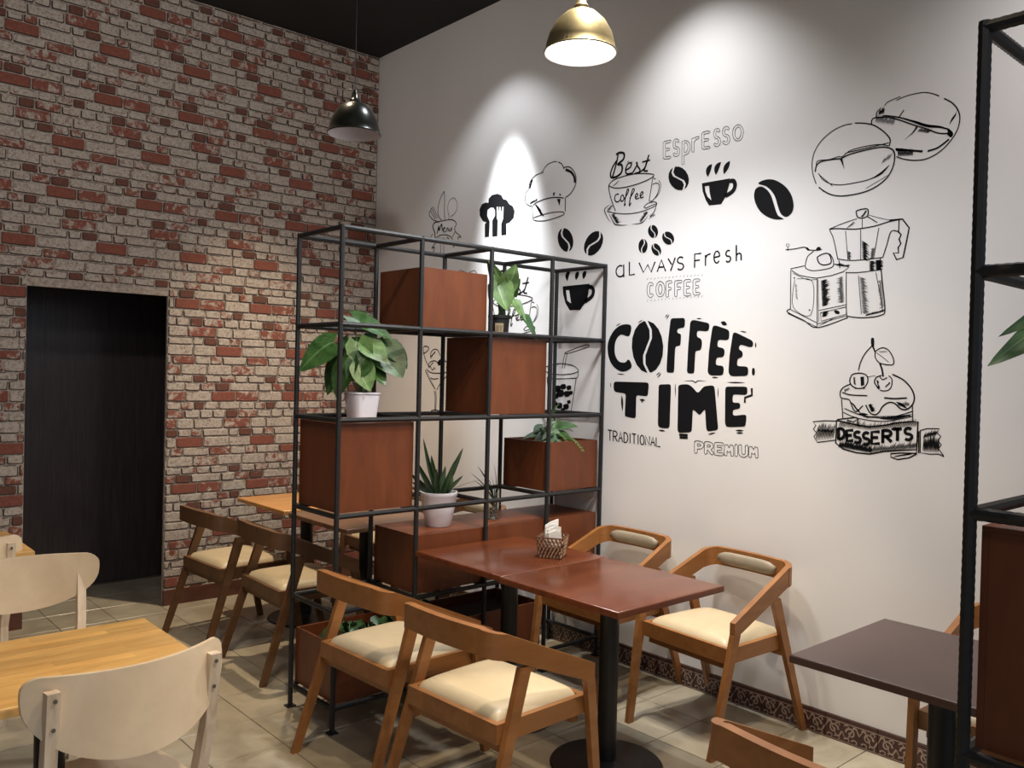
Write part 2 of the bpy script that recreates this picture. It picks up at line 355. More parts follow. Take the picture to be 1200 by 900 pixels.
# ornamental border tiles along the white wall
bm = nb(); box(bm, -.006, 0, Y0, 0, 0, .112); bb = struct(link('baseboard_right', bm, m_grout))
def border_tile():
    bm = nb(); L, Hh = .245, .11
    box(bm, -.012, -.006, -L/2+.001, L/2-.001, .001, Hh, 0)
    def rib(pts, w):
        P = [Vector((p[0], p[1])) for p in pts]
        L_, R_ = [], []
        for i, p in enumerate(P):
            d = (P[min(i+1, len(P)-1)]-P[max(i-1, 0)]).normalized(); n = Vector((-d.y, d.x))*w*.82*(1-.5*i/len(P)); L_.append(p+n); R_.append(p-n)
        a = [bm.verts.new((-.0135, q.x, q.y)) for q in L_]; c = [bm.verts.new((-.0135, q.x, q.y)) for q in R_]
        for i in range(len(P)-1): bm.faces.new((a[i], a[i+1], c[i+1], c[i])).material_index = 1
    for k in range(3):
        cy = -L/2+.041+k*.0815; s = 1 if k % 2 else -1
        rib([(cy+s*(.026-.0016*t)*math.cos(t*.55)*.95, .052+(.026-.0016*t)*math.sin(t*.55)) for t in range(15)], .005)
        rib([(cy-.04+.08*t/8, .052+s*.03*math.sin(PI*2*t/8)) for t in range(9)], .004)
        for q in (-1, 1):
            rib([(cy+q*.018+.012*math.cos(a), .018+.009*math.sin(a)) for a in [x*.6 for x in range(8)]], .004)
            rib([(cy+q*.02+.010*math.cos(a), .078+.007*math.sin(a)) for a in [x*.6 for x in range(8)]], .0035)
    rib([(-L/2, .0065), (L/2, .0065)], .004); rib([(L/2, .0065), (-L/2, .0065)], .004)
    rib([(-L/2, .091), (L/2, .091)], .003)
    me = bpy.data.meshes.new('border_tile'); bm.to_mesh(me); bm.free(); me.materials.append(m_btile); me.materials.append(m_scroll); return me
bt = border_tile(); k = 0; y = -.125
while y > -6.5:
    o = bpy.data.objects.new('border_tile', bt); COL.objects.link(o); o.location = (0, y, 0); o.parent = bb; y -= .247
# ---------------------------------------------------------------- armchairs (teak frame, cream seat)
ZS = .469
def armchair(mw, label, loc, rz, group):
    t = thing('armchair', label, 'chair', loc, rz, group)
    F, B_ = (.225, .256), (-.221, .243)
    # seat frame with recess
    bm = nb()
    def ring(x0, y0, x1, y1, z): return [(x1, -y1, z), (x1, y1, z), (x0, y0, z), (x0, -y0, z)]
    i_ = .024
    loft(bm, [ring(B_[0], B_[1], F[0], F[1], ZS-.068), ring(B_[0], B_[1], F[0], F[1], ZS), ring(B_[0]+i_, B_[1]-i_, F[0]-i_, F[1]-i_, ZS), ring(B_[0]+i_, B_[1]-i_, F[0]-i_, F[1]-i_, ZS-.02)], True, True)
    link('seat_frame', bm, mw, t, False, .003)
    # cushion
    bm = nb(); n = 14; G = []
    for a in range(n+1):
        row = []
        for c in range(n+1):
            u, v = a/n*2-1, c/n*2-1; uu = math.copysign(abs(u)**.75, u); vv = math.copysign(abs(v)**.75, v)
            x = (F[0]+B_[0])/2 + uu*((F[0]-B_[0])/2-.018); hw = (B_[1] + (F[1]-B_[1])*(uu+1)/2)-.018
            e = (1-abs(uu)**5)*(1-abs(vv)**5); row.append(bm.verts.new((x, vv*hw, ZS-.006+.012*(e > 0)+.026*max(e, 0)**.5+.006*(1-u*u)*(1-v*v))))
        G.append(row)
    for a in range(n):
        for c in range(n): bm.faces.new((G[a][c], G[a+1][c], G[a+1][c+1], G[a][c+1]))
    bd = [G[0][c] for c in range(n+1)]+[G[a][n] for a in range(1, n+1)]+[G[n][c] for c in range(n-1, -1, -1)]+[G[a][0] for a in range(n-1, 0, -1)]
    lo = [bm.verts.new((v.co.x, v.co.y, ZS-.025)) for v in bd]
    for a in range(len(bd)): bm.faces.new((bd[a], bd[(a+1) % len(bd)], lo[(a+1) % len(bd)], lo[a]))
    link('seat_cushion', bm, m_seat, t, 'all')
    # back rail with rounded corners
    bm = nb(); pts = []
    cx, cy, cz = -.252, .236, .792
    def armz(x): return .591 + (.792-.591)*(.217-x)/(.217+.254)
    for s in (1,):
        P = []
        for a in range(7):
            th = a/6*PI/2; P.append((cx+.055-.055*math.sin(th), cy+.010-.055*(1-math.cos(th))))
        left = [(x, y, min(.792, .775+.017*(i/6.)), .09) for i, (x, y) in enumerate(P)]
        mid = [(cx-.012*math.cos(yy/.19*PI/2), yy, .792, .09) for yy in (.12, .06, 0, -.06, -.12)]
        right = [(x, -y, z_, h) for x, y, z_, h in left[::-1]]
        strip(bm, left+mid+right, .030)
    link('back_rail', bm, mw, t, True, .003)
    for s in (1, -1):
        bm = nb(); q = []
        for k in range(7):
            u = k/6; x = cx+.055+(.230-(cx+.055))*u; y = s*(cy+.010+(.277-cy-.010)*u); z_ = .775+(.591-.775)*u; q.append((x, y, z_, .088-.016*u))
        strip(bm, q, .026); link('arm', bm, mw, t, False, .003)
        bm = nb(); bar(bm, (.312, s*.246, 0), (.210, s*.277, .535), .034, .025, .046, .025); link('leg', bm, mw, t, False, .003)
        bm = nb(); bar(bm, (-.317, s*.275, 0), (-.105, s*.2527, .645), .034, .024, .054, .024); link('leg', bm, mw, t, False, .003)
    # seat cross rails joining the legs under the frame
    bm = nb(); box(bm, .17, .20, -.235, .235, ZS-.10, ZS-.066); link('under_rail', bm, mw, t, False, .002)
    bm = nb(); box(bm, -.20, -.17, -.258, .258, ZS-.10, ZS-.066); link('under_rail', bm, mw, t, False, .002)
    # padded back roll
    bm = nb(); R = []
    for k in range(11):
        yy = -.165+.33*k/10; r_ = .032*(1-abs(k/5-1)**8*.5); R.append([(cx+.033+.014*math.cos(a)-.010*math.cos(yy/.19*PI/2), yy, .747+r_*math.sin(a)) for a in [2*PI*i/12 for i in range(12)]])
    loft(bm, R); link('back_pad', bm, m_pad, t, 'all')
    return t
GA = 'teak armchairs round the reddish tables'; GB = 'dark armchairs by the brick wall'
ch = armchair(m_chair, 'teak armchair in the foreground, its back to the camera, at the near reddish table', (-1.660, -3.509, 0), .048, GA)
dup(ch, (-1.660, -2.850, 0), .048, 'teak armchair seen from behind, beside the shelf planter, left of the nearest armchair', GA)
dup(ch, (-.318, -3.549, 0), 3.066, 'teak armchair against the white wall facing us, right of the near reddish table', GA)
dup(ch, (-.310, -2.842, 0), 3.126, 'teak armchair against the white wall half hidden behind the reddish tables', GA)
dup(ch, (-1.697, -4.905, 0), -.096, 'teak armchair of which only the top of the back shows at the bottom edge', 'teak armchairs at the dark brown table')
dup(ch, (-.36, -4.86, 0), 3.14, 'teak armchair mostly hidden behind the dark brown table and the iron upright', 'teak armchairs at the dark brown table')
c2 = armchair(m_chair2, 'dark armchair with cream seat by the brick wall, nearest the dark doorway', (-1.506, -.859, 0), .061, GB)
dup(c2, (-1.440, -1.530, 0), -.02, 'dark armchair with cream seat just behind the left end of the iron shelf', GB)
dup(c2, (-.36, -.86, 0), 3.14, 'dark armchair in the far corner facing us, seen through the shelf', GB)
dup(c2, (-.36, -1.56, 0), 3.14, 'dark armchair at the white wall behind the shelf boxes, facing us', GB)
# ---------------------------------------------------------------- pedestal tables
TZ = .78
def table(mt, label, loc, w=.67, d=.67, group=None, z=TZ, pole=.041):
    t = thing('pedestal_table', label, 'table', loc, 0, group); bm = nb(); box(bm, -w/2, w/2, -d/2, d/2, z-.026, z)
    es = [e for e in bm.edges if all(v.co.z > z-.001 for v in e.verts)]; bmesh.ops.bevel(bm, geom=es, offset=.007, segments=3, affect='EDGES', profile=.5)
    link('tabletop', bm, mt, t, True)
    bm = nb(); box(bm, -.19, .19, -.025, .025, z-.036, z-.0265); box(bm, -.025, .025, -.19, -.025, z-.036, z-.0265); box(bm, -.025, .025, .025, .19, z-.036, z-.0265); link('support_bracket', bm, m_black, t)
    bm = nb(); lathe(bm, [(pole, .024), (pole, z-.036)], 28); link('pole', bm, m_black, t, True)
    bm = nb(); lathe(bm, [(.235, 0), (.24, .006), (.235, .012), (.08, .017), (.05, .028)], 40); link('base', bm, m_black, t, True)
    return t
ta = table(m_ttop, 'reddish-brown glossy table nearest us, between the teak armchairs', (-1.024, -3.507, 0), group='reddish tables pushed together')
table(m_ttop, 'reddish-brown glossy table touching the iron shelf, with the napkin basket on it', (-1.010, -2.8525, 0), d=.632, group='reddish tables pushed together')
td = table(m_dark, 'dark brown matt table at the right, in front of the iron upright', (-.945, -4.825, 0), w=.66, d=.68)
to = table(m_orange_lit, 'lamplit orange-brown wooden table by the brick wall in the far corner', (-1.000, -.815, 0), group='tables behind the shelf')
tb = table(m_brown_sheen, 'brown wooden table directly behind the iron shelf', (-1.000, -1.545, 0), group='tables behind the shelf')
ty = table(m_yellow, 'pale yellow pine table in the left foreground between the white chairs', (-3.085, -3.185, 0), w=.72, d=.59, group='pine tables on the left')
ty2 = dup(ty, (-3.125, -1.235, 0), 0, 'pale pine table of which one corner shows at the left edge before the doorway', 'pine tables on the left')
# ---------------------------------------------------------------- whitewashed ply-back chairs
def plychair(label, loc, rz, group):
    t = thing('ply_back_chair', label, 'chair', loc, rz, group)
    W2, zt, hh = .272, .858, .232      # local +x = front; back at x=-.20
    def bx(y): return -.235 + .10*(abs(y)/W2)**2.0
    bm = nb(); n = 28; rings = []
    for k in range(n+1):
        u = -1+2*k/n; y = math.sin(u*PI/2)*W2; tq = abs(y/W2); r_ = max(0.0, 1-tq**2.1)**.5; rt = 1-max(0.0, 1-(max(0, tq-.84)/.16)**2)**.5
        top = zt - .042*rt; bot = zt-hh + (hh-.065)*(1-r_) 
        if abs(u) > .999: top = zt-.048; bot = zt-.06
        x = bx(y); tt = .007; lean = lambda z_: -.10*(z_-zt)*-1
        rings.append([(x-tt+lean(top), y, top), (x+tt+lean(top), y, top), (x+tt+lean(bot), y, bot), (x-tt+lean(bot), y, bot)])
    # note: leans back with height
    loft(bm, rings); link('backrest', bm, m_ply, t, True, .002)
    bm = nb(); R = []
    for z_, gr in ((.432, -.012), (.440, 0), (.452, 0), (.458, -.010)):
        R.append([((.205+gr)*math.copysign(abs(math.cos(a))**.55, math.cos(a))+.01, (.215+gr)*math.copysign(abs(math.sin(a))**.55, math.sin(a)), z_) for a in [2*PI*i/36+.01 for i in range(36)]])
    loft(bm, R); link('seat', bm, m_ply, t, True)
    for s in (1, -1):
        ys = .215; xb = bx(ys)-.024
        bm = nb(); loft(bm, [[(x+sx*w/2, y+sy*.016, z_) for sx, sy in ((-1, -1), (1, -1), (1, 1), (-1, 1))] for x, y, z_, w in ((xb-.10+.10, s*(ys-.02), 0, .03), (xb+.055, s*(ys-.012), .44, .042), (xb+.02, s*ys, .62, .036), (xb-.006, s*(ys+.002), zt-.03, .03))])
        lg = link('leg', bm, m_ply2, t, False, .004)
        for z_ in (zt-.05, zt-.125):
            bm = nb(); xx = xb+.02+( -.026)*(z_-.62)/(zt-.65)-.0185; tube(bm, [(xx, s*ys, z_), (xx-.002, s*ys, z_)], .0055, 10); link('screw', bm, m_screw, lg)
        bm = nb(); bar(bm, (.20, s*.20, 0), (.165, s*.185, .432), .028, .028, .038, .034); link('leg', bm, m_ply2, t, False, .004)
    bm = nb(); box(bm, -.165, .155, -.17, .17, .395, .431); link('seat_frame', bm, m_ply2, t, False, .003)
    return t
GW = 'whitewashed ply-back chairs'
w1 = plychair('whitewashed chair with curved ply back, its back to us at the bottom left', (-2.98, -3.345, 0), PI/2+.11, GW)
dup(w1, (-2.925, -2.25, 0), -PI/2, 'whitewashed ply-back chair facing us beyond the yellow pine table', GW)
dup(w1, (-3.08, -1.34, 0), PI/2, 'whitewashed ply-back chair farthest away at the left edge, back to us', GW)
# ---------------------------------------------------------------- iron shelf
SX = [-1.771, -1.333, -.891, -.452, -.020]; SYF, SYB = -2.520, -2.117; LV = [2.289, 1.852, 1.417, .980, .545, .11]
R_ = .0120
def rebar(bm, A, B, r=R_, ribs=True):
    """ribbed reinforcing bar as one lathe-like tube"""
    A, B = Vector(A), Vector(B); L = (B-A).length; s, t = frame_of(B-A); d = (B-A)/L; rings = []; n = 8
    k = max(2, int(L/.008)) if ribs else 1
    for i in range(k+1):
        rr = r*(1.04 if (i % 2 and ribs) else .97); p = A+d*(L*i/k); rings.append([p+(s*math.cos(2*PI*a/n)+t*math.sin(2*PI*a/n))*rr for a in range(n)])
    loft(bm, rings)
def iron_shelf(name, label, xs, yf, yb, feet=True):
    t = thing(name, label, 'shelf', (xs[0], yf, 0)); o = Vector((xs[0], yf, 0)); t_ = []
    L = lambda x, y, z: Vector((x, y, z))-o
    for x in xs:
        for y in (yf, yb):
            bm = nb(); rebar(bm, L(x, y, .006), L(x, y, LV[0]+R_*.9)); p = link('upright', bm, m_iron, t, True)
            bm = nb(); box(bm, x-o.x-.022, x-o.x+.022, y-o.y-.022, y-o.y+.022, 0, .006); link('foot_plate', bm, m_iron, p)
    for z in LV:
        for y in (yf, yb):
            bm = nb(); rebar(bm, L(xs[0], y, z), L(xs[-1], y, z)); link('rail', bm, m_iron, t, True)
        for x in xs:
            bm = nb(); rebar(bm, L(x, yf, z), L(x, yb, z)); link('crossbar', bm, m_iron, t, True)
    return t
iron_shelf('iron_shelf', 'black ribbed iron shelf frame with plants and boxes, standing out from the white wall', SX, SYF, SYB)
R2X, R2Y = -2.092, -5.300
iron_shelf('iron_shelf', 'black ribbed iron shelf frame cut off by the right edge, close to the camera', [R2X, R2X+.44, R2X+.88, R2X+1.32, R2X+1.76, -.03], R2Y-.41, R2Y)
def crate(label, x0, x1, y0, y1, z0, z1, lid=True, group='red-brown boxes in the iron shelves', chips=(), name='storage_box', cat='box'):
    t = thing(name, label, cat, ((x0+x1)/2, (y0+y1)/2, z0), 0, group); a, b_, h = (x1-x0)/2, (y1-y0)/2, z1-z0; k = .012
    for q in ((-a, a, -b_, -b_+k), (-a, a, b_-k, b_)):
        bm = nb(); box(bm, *q, 0, h); link('long_panel', bm, m_box, t, False, .001)
    for q in ((-a, -a+k), (a-k, a)):
        bm = nb(); box(bm, *q, -b_+k+.0005, b_-k-.0005, 0, h); link('end_panel', bm, m_box, t, False, .001)
    bm = nb(); box(bm, -a+k+.0005, a-k-.0005, -b_+k+.0005, b_-k-.0005, 0, .012); link('bottom_panel', bm, m_box, t)
    if lid:
        bm = nb(); box(bm, -a, a, -b_, b_, h+.0005, h+.010); link('top_panel', bm, m_box, t, False, .001)
    return t
g = .016; F0, B0 = SYF+.0145, SYB-.0145; rz = lambda i: LV[i]+R_+.0015
crate('upper red-brown box in the top row of the shelf', SX[1]+g, SX[2]-g, F0, B0, rz(1), rz(1)+.28)
crate('tall red-brown box in the second row, under the black pot', SX[2]+g, SX[3]-g, F0, B0, rz(2), rz(2)+.395)
crate('square red-brown box at the left end, under the white-potted leafy plant', SX[0]+g, SX[1]-g, F0, B0, rz(3), rz(3)+.398)
crate('open red-brown planter at the right of the shelf beside the white wall', SX[3]+g, SX[4]-g, F0, B0, rz(3), rz(3)+.275, lid=False, name='planter_box', cat='planter', group=None)
crate('long low red-brown box with shiny top carrying the snake plant', SX[1]+g, SX[4]-g, F0, B0, rz(4), rz(4)+.275)
crate('open red-brown planter at the foot of the iron shelf, left end', SX[0]+g, SX[3]-g, F0, B0, rz(5), rz(5)+.265, lid=False, name='planter_box', cat='planter', group=None)
crate('red-brown box in the iron shelf at the right edge of the picture', R2X+g, R2X+.44-g, R2Y-.395, R2Y-.015, rz(3), rz(3)+.392)
# ---------------------------------------------------------------- plants
RV = Vector((.747, -.665, 0)); FV = Vector((.665, .747, 0)); UV_ = Vector((0, 0, 1))
def V(a, u, f=0): return RV*a + UV_*u + FV*f      # metres right / up / away, in the plan of the room
def leaf(parent, base, tip, width, normal, m, droop=.15, fold=.25, heart=True, n=9, name='leaf', mid=.33):
    base, tip = Vector(base), Vector(tip); ax = tip-base; L = ax.length; ax.normalize(); nrm = Vector(normal); nrm = (nrm-ax*nrm.dot(ax)).normalized(); sd = ax.cross(nrm)
    bm = nb(); uvl = bm.loops.layers.uv.new('uv'); rows = []; NU = 6
    for i in range(n+1):
        v = i/n
        if heart: w = width/2*(math.sin(PI*min(1, (v*.88+.12))**.62)**.8 if v < 1 else 0)*(1 if v > .0 else .55)
        else: w = width/2*math.sin(PI*(v**mid*.94+.06 if mid != 1 else v))**.7 if 0 < v < 1 else width*.06*(1-v)
        back = -.16*L*(1-v)**6 if heart else 0
        c = base+ax*(L*v)-nrm*(droop*L*v*v)+nrm*(droop*L*v*.5)
        row = []
        for k in range(NU+1):
            u = k/NU*2-1; p = c+sd*(w*u)+nrm*(fold*w*abs(u)**1.3)+ax*(back*abs(u)**1.5*1.4 if heart else 0); row.append((bm.verts.new(p), (k/NU, v)))
        rows.append(row)
    for i in range(n):
        for k in range(NU):
            q = [rows[i][k], rows[i][k+1], rows[i+1][k+1], rows[i+1][k]]; f = bm.faces.new([a[0] for a in q])
            for lp, a in zip(f.loops, q): lp[uvl].uv = a[1]
    me_o = link(name, bm, m, parent, 'all'); return me_o
def stalk(parent, pts, r=.0025, m=None, name='stem'):
    bm = nb(); P = [Vector(p) for p in pts]; Q = []
    if len(P) == 3:
        for i in range(7): t = i/6; Q.append(P[0]*(1-t)**2+P[1]*2*t*(1-t)+P[2]*t*t)
    else: Q = P
    tube(bm, Q, r, 6); return link(name, bm, m or m_stem, parent, 'all')
# syngonium in square-ish white pot
t = thing('potted_plant', 'leafy green arrowhead plant in a tapered white pot on the left shelf box', 'plant', (-1.525, -2.315, rz(3)+.398+.0105))
bm = nb(); sq = lambda r, z: [(r*math.copysign(abs(math.cos(a))**.45, math.cos(a)), r*math.copysign(abs(math.sin(a))**.45, math.sin(a)), z) for a in [2*PI*i/40+.02 for i in range(40)]]
loft(bm, [sq(.058, 0), sq(.072, .128), sq(.076, .130), sq(.076, .137), sq(.070, .137), sq(.067, .12)], True, True); link('pot', bm, m_potw, t, True)
bm = nb(); loft(bm, [sq(.060, .121), sq(.040, .130)]); link('soil', bm, m_soil, t, True)
Z0 = .125
for bx_, bz, tx_, tz_, w, dep, nrm, mt in [
    (-.135, .365, -.300, .235, .19, -.03, (-.3, .55, -.75), m_leaf), (-.10, .30, -.175, .120, .15, .02, (-.5, .3, -.8), m_leaf), (.00, .27, .055, .145, .12, -.06, (.2, .2, -.9), m_leafpale),
    (.085, .35, .20, .215, .19, .03, (.3, .45, -.8), m_leaf), (.10, .37, .215, .26, .15, .08, (.7, .2, -.5), m_leafdark), (-.055, .50, .145, .405, .12, .03, (.0, .75, -.5), m_leaf),
    (-.06, .29, -.115, .105, .14, -.04, (-.4, .1, -.9), m_leaf), (.02, .37, .13, .285, .13, -.02, (.2, .6, -.7), m_leafpale), (-.03, .38, -.19, .33, .13, .05, (-.3, .8, -.4), m_leaf),
    (.01, .30, -.06, .185, .13, -.05, (.0, .3, -.9), m_leaf), (.04, .26, .12, .175, .11, .0, (.5, .5, -.6), m_leaf), (-.02, .38, .03, .24, .13, -.03, (0, .3, -1), m_leafpale), (.05, .40, .0, .30, .13, .06, (0, .6, -.8), m_leafdark), (-.09, .38, -.17, .23, .12, .07, (-.5, .5, -.6), m_leafdark)]:
    b0 = V(bx_, bz, dep); e0 = V(tx_, tz_, dep-.03)
    leaf(t, b0, e0, w, V(*nrm), mt, .12, .18); stalk(t, [V(bx_*.15, Z0, dep*.2), V(bx_*.6, bz*.85, dep*.6), b0])
# caladium in black pot on the second-row box
t = thing('potted_plant', 'drooping pale-green plant in a small black pot on the top shelf', 'plant', (-.665, -2.330, rz(2)+.395+.0105))
t.scale = (1.3, 1.3, 1.3)
bm = nb(); lathe(bm, [(.036, 0), (.043, .085), (.049, .087), (.050, .100), (.046, .100), (.043, .09)], 28); link('pot', bm, m_potb, t, True)
bm = nb(); lathe(bm, [(.042, .088), (.02, .094)], 20); link('soil', bm, m_soil, t, True)
bm = nb(); a0 = math.atan2(-.747, -.665)
R = [[(.0445*math.cos(a0+a)*(.89 if z < .04 else .98), .0445*math.sin(a0+a)*(.89 if z < .04 else .98), z) for a in (-.42, -.2, 0, .2, .42)] for z in (.025, .065)]
loft(bm, R, False, False); lb = link('pot_label', bm, m_tag, t)
bm = nb()
for a in (-.25, -.1, .1, .25): 
    q = [(.0452*math.cos(a0+a+e)*k_, .0452*math.sin(a0+a+e)*k_, z) for e, z, k_ in ((-.03, .032, .905), (.03, .032, .905), (.03, .056, .965), (-.03, .056, .965))]; bm.faces.new([bm.verts.new(p) for p in q])
link('label_print', bm, m_tagink, lb)
for bx_, bz, tx_, tz_, w, dep, nrm, mt in [(.03, .18, -.055, .335, .085, 0, (-.5, .1, -.85), m_leafpale), (.02, .22, .065, .315, .095, -.01, (.5, .0, -.85), m_leafpale), (.035, .19, .085, .26, .07, .03, (.6, .1, -.7), m_leaf),
    (.0, .23, .035, .115, .10, -.03, (.1, .2, -.95), m_leafpale), (.055, .17, .115, .065, .055, -.02, (.5, .3, -.8), m_leafpale), (.095, .11, .165, -.01, .065, -.02, (.6, .5, -.5), m_leafdark), (-.02, .24, -.045, .15, .07, .02, (-.6, .1, -.7), m_leafdark), (-.03, .27, -.06, .33, .04, -.02, (-.7, .1, -.6), m_leafdark)]:
    b0 = V(bx_, bz, dep); leaf(t, b0, V(tx_, tz_, dep-.02), w, V(*nrm), mt, .06, .25, heart=w > .08); stalk(t, [V(0, .09), V(bx_*.4, bz*.8, dep*.5), b0], .0028)
# snake plant in round white pot
SBZ = rz(4)+.275+.0105
t = thing('potted_plant', 'dark snake plant in a round white pot on the long low box', 'plant', (-1.06, -2.335, SBZ))
bm = nb(); lathe(bm, [(.062, 0), (.066, .004), (.086, .10), (.095, .158), (.098, .162), (.098, .178), (.092, .178), (.088, .16)], 36); link('pot', bm, m_potw, t, True)
bm = nb(); lathe(bm, [(.086, .16), (.03, .168)], 24); link('soil', bm, m_soil, t, True)
for a, tx_, tz_, w, dep in [(-.01, -.075, .455, .030, .0), (.0, -.04, .365, .040, .02), (-.02, -.10, .34, .036, -.02), (.01, .10, .41, .040, .0), (.02, .065, .34, .036, -.03), (-.01, -.01, .30, .034, -.04), (.02, .10, .26, .028, .03), (-.03, -.13, .27, .034, .02), (-.02, -.075, .29, .038, -.04), (.0, .025, .31, .034, .03), (-.03, -.11, .23, .03, -.05)]:
    leaf(t, V(a, .163, dep*.5), V(tx_*1.25, tz_, dep), w*.85, V(.3*(1 if tx_ > 0 else -1), .0, -1), m_snake, .10, .35, heart=False, mid=.75)
leaf(t, V(.04, .165, -.02), V(.085, .26, -.04), .024, V(.5, .4, -.5), m_snake, .5, .3, heart=False, mid=.75)
leaf(t, V(.03, .165, -.02), V(.235, .275, -.02), .012, V(0, 1, 0), m_snake, .25, .3, heart=False, mid=.75)
# glass vase
t = thing('glass_vase', 'slim clear glass vase of pebbles with grassy leaves, right of the snake plant', 'vase', (-.690, -2.345, SBZ))
bm = nb(); lathe(bm, [(.026, 0), (.030, .003), (.031, .165), (.029, .165), (.028, .006)], 28); link('glass_body', bm, m_glass, t, True)
m_pebs = [plain('grey_pebble', (.09, .09, .07), .5, 0, .3, 40, .1), plain('pale_pebble', (.26, .26, .20), .5, 0, .2, 40, .1), plain('green_pebble', (.06, .09, .05), .5, 0, .3, 40, .1)]
random.seed(9); bm = nb()
for k in range(70):
    a = random.random()*6.28; r0 = .0185*random.random()**.5; z = .011+k/70*.115
    M_ = Matrix.Translation((r0*math.cos(a), r0*math.sin(a), z)) @ Matrix.Rotation(random.random()*3, 4, 'X') @ Matrix.Diagonal((.0058, .0048, .0042, 1))
    q = bmesh.ops.create_icosphere(bm, subdivisions=1, radius=1, matrix=M_)
    mi = random.randrange(3)
    for v in q['verts']:
        for f in v.link_faces: f.material_index = mi
pe = link('pebbles', bm, m_pebs, t); pe['kind'] = 'stuff'
for tx_, tz_, dep, w in [(-.075, .30, 0, .019), (-.115, .265, .01, .019), (-.10, .225, -.01, .019), (.02, .30, 0, .019), (.045, .255, .02, .019), (-.04, .27, .03, .019), (.0, .24, -.02, .019)]:
    leaf(t, V(0, .10), V(tx_, tz_, dep), w, V(0, 1, .3) if abs(tx_) > .05 else V(1, 0, .2), m_snake, .25, .3, heart=False, mid=.8)
# greenery in the right planter
def rosette(t, items):
    for (x, z, d), (tx_, tz_, td), w, nrm, mt, heart in items:
        b0 = V(x, z, d); leaf(t, b0, V(tx_, tz_, td), w, V(*nrm), mt, .15, .22, heart=heart); 
t = thing('planter_greenery', 'mixed variegated greenery growing out of the right-hand shelf planter', 'plant', ((SX[3]+SX[4])/2-.03, -2.33, rz(3)+.013))
bm = nb(); box(bm, -.15, .21, -.155, .155, 0, .215); link('soil', bm, m_soil, t)
rosette(t, [((-.02, .29, 0), (-.155, .27, -.03), .10, (-.3, .9, -.3), m_leafdark, True), ((.06, .33, 0), (.17, .345, -.02), .11, (.2, .9, -.4), m_leaf, True), ((.0, .30, -.08), (-.09, .25, -.12), .09, (-.3, .8, -.5), m_leafdark, True), ((.04, .36, .02), (.02, .285, -.03), .09, (-.1, .5, -.8), m_leaf, True), ((.0, .31, -.06), (.07, .25, -.12), .09, (.2, .6, -.8), m_leaf, True), ((-.03, .33, .04), (-.09, .30, .0), .09, (-.3, .8, -.4), m_leafdark, True), ((.05, .30, -.06), (.13, .27, -.10), .08, (.3, .8, -.5), m_leaf, True), ((.01, .29, -.10), (-.03, .235, -.15), .08, (-.1, .5, -.8), m_leafdark, True)])
for x, z, d in ((-.02, .29, 0), (.06, .33, 0), (0, .30, -.08), (.04, .36, .02), (-.03, .33, .04), (.05, .30, -.06), (.01, .29, -.10)): stalk(t, [V(x*.3, .2, d*.3), V(x*.7, z*.9, d), V(x, z, d)], .0022)
random.seed(4)
for fr in [((0, .22, -.02), (.06, .40, -.05), (.20, .20, -.14)), ((0, .22, 0), (-.02, .40, 0), (-.07, .45, -.03)), ((.0, .22, -.02), (.0, .42, -.04), (.05, .47, -.06)), ((.02, .22, 0), (.06, .36, .03), (.14, .31, 0)), ((-.02, .22, -.04), (-.02, .35, -.08), (-.05, .33, -.12)), ((.02, .22, -.04), (.05, .36, -.08), (.11, .25, -.12))]:
    P = [V(*fr[0]), V(*fr[1]), V(*fr[2])]; cv = lambda q: P[0]*(1-q)**2+P[1]*2*q*(1-q)+P[2]*q*q
    f_ = stalk(t, P, .0015, name='frond')
    bm = nb()
    for k in range(4, 22):
        q = k/22; c = cv(q); ax = (cv(q+.03)-c).normalized(); sd = ax.cross(UV_).normalized()
        for s in (-1, 1):
            l = .038*(1-.6*q)+.006; e = c+(sd*s+ax*.6+UV_*random.uniform(-.2, .1)).normalized()*l; wv = ax*.0045
            bm.faces.new([bm.verts.new(p) for p in (c-wv*.4, (c+e)/2-wv, e, (c+e)/2+wv)])
    o = link('leaflets', bm, m_leafpale, f_); o['kind'] = 'stuff'
# greenery in the foot planter
t = thing('planter_greenery', 'dark leafy plants growing low in the planter at the foot of the shelf', 'plant', (SX[0]+.62, -2.32, rz(5)+.013))
bm = nb(); box(bm, -.58, .66, -.155, .155, 0, .2); link('soil', bm, m_soil, t)
random.seed(12)
for x in (-.50, -.47, -.40, -.33, -.36, -.22, -.12, .0, .12):
    for k in range(3):
        a = random.random()*6.28; x_ = x+random.uniform(-.04, .04); y_ = random.uniform(-.09, .09); zz = .25+.06*random.random(); rr = .045+.025*random.random()
        b0 = Vector((x_+.02*math.cos(a), y_+.02*math.sin(a), zz)); e0 = b0+Vector((rr*math.cos(a), rr*math.sin(a), -.03-.03*random.random()))
        leaf(t, b0, e0, .06+.03*random.random(), (0, 0, 1), m_leafdark, .2, .2); stalk(t, [(x_, y_, .19), (x_, y_, .23), tuple(b0)], .002)
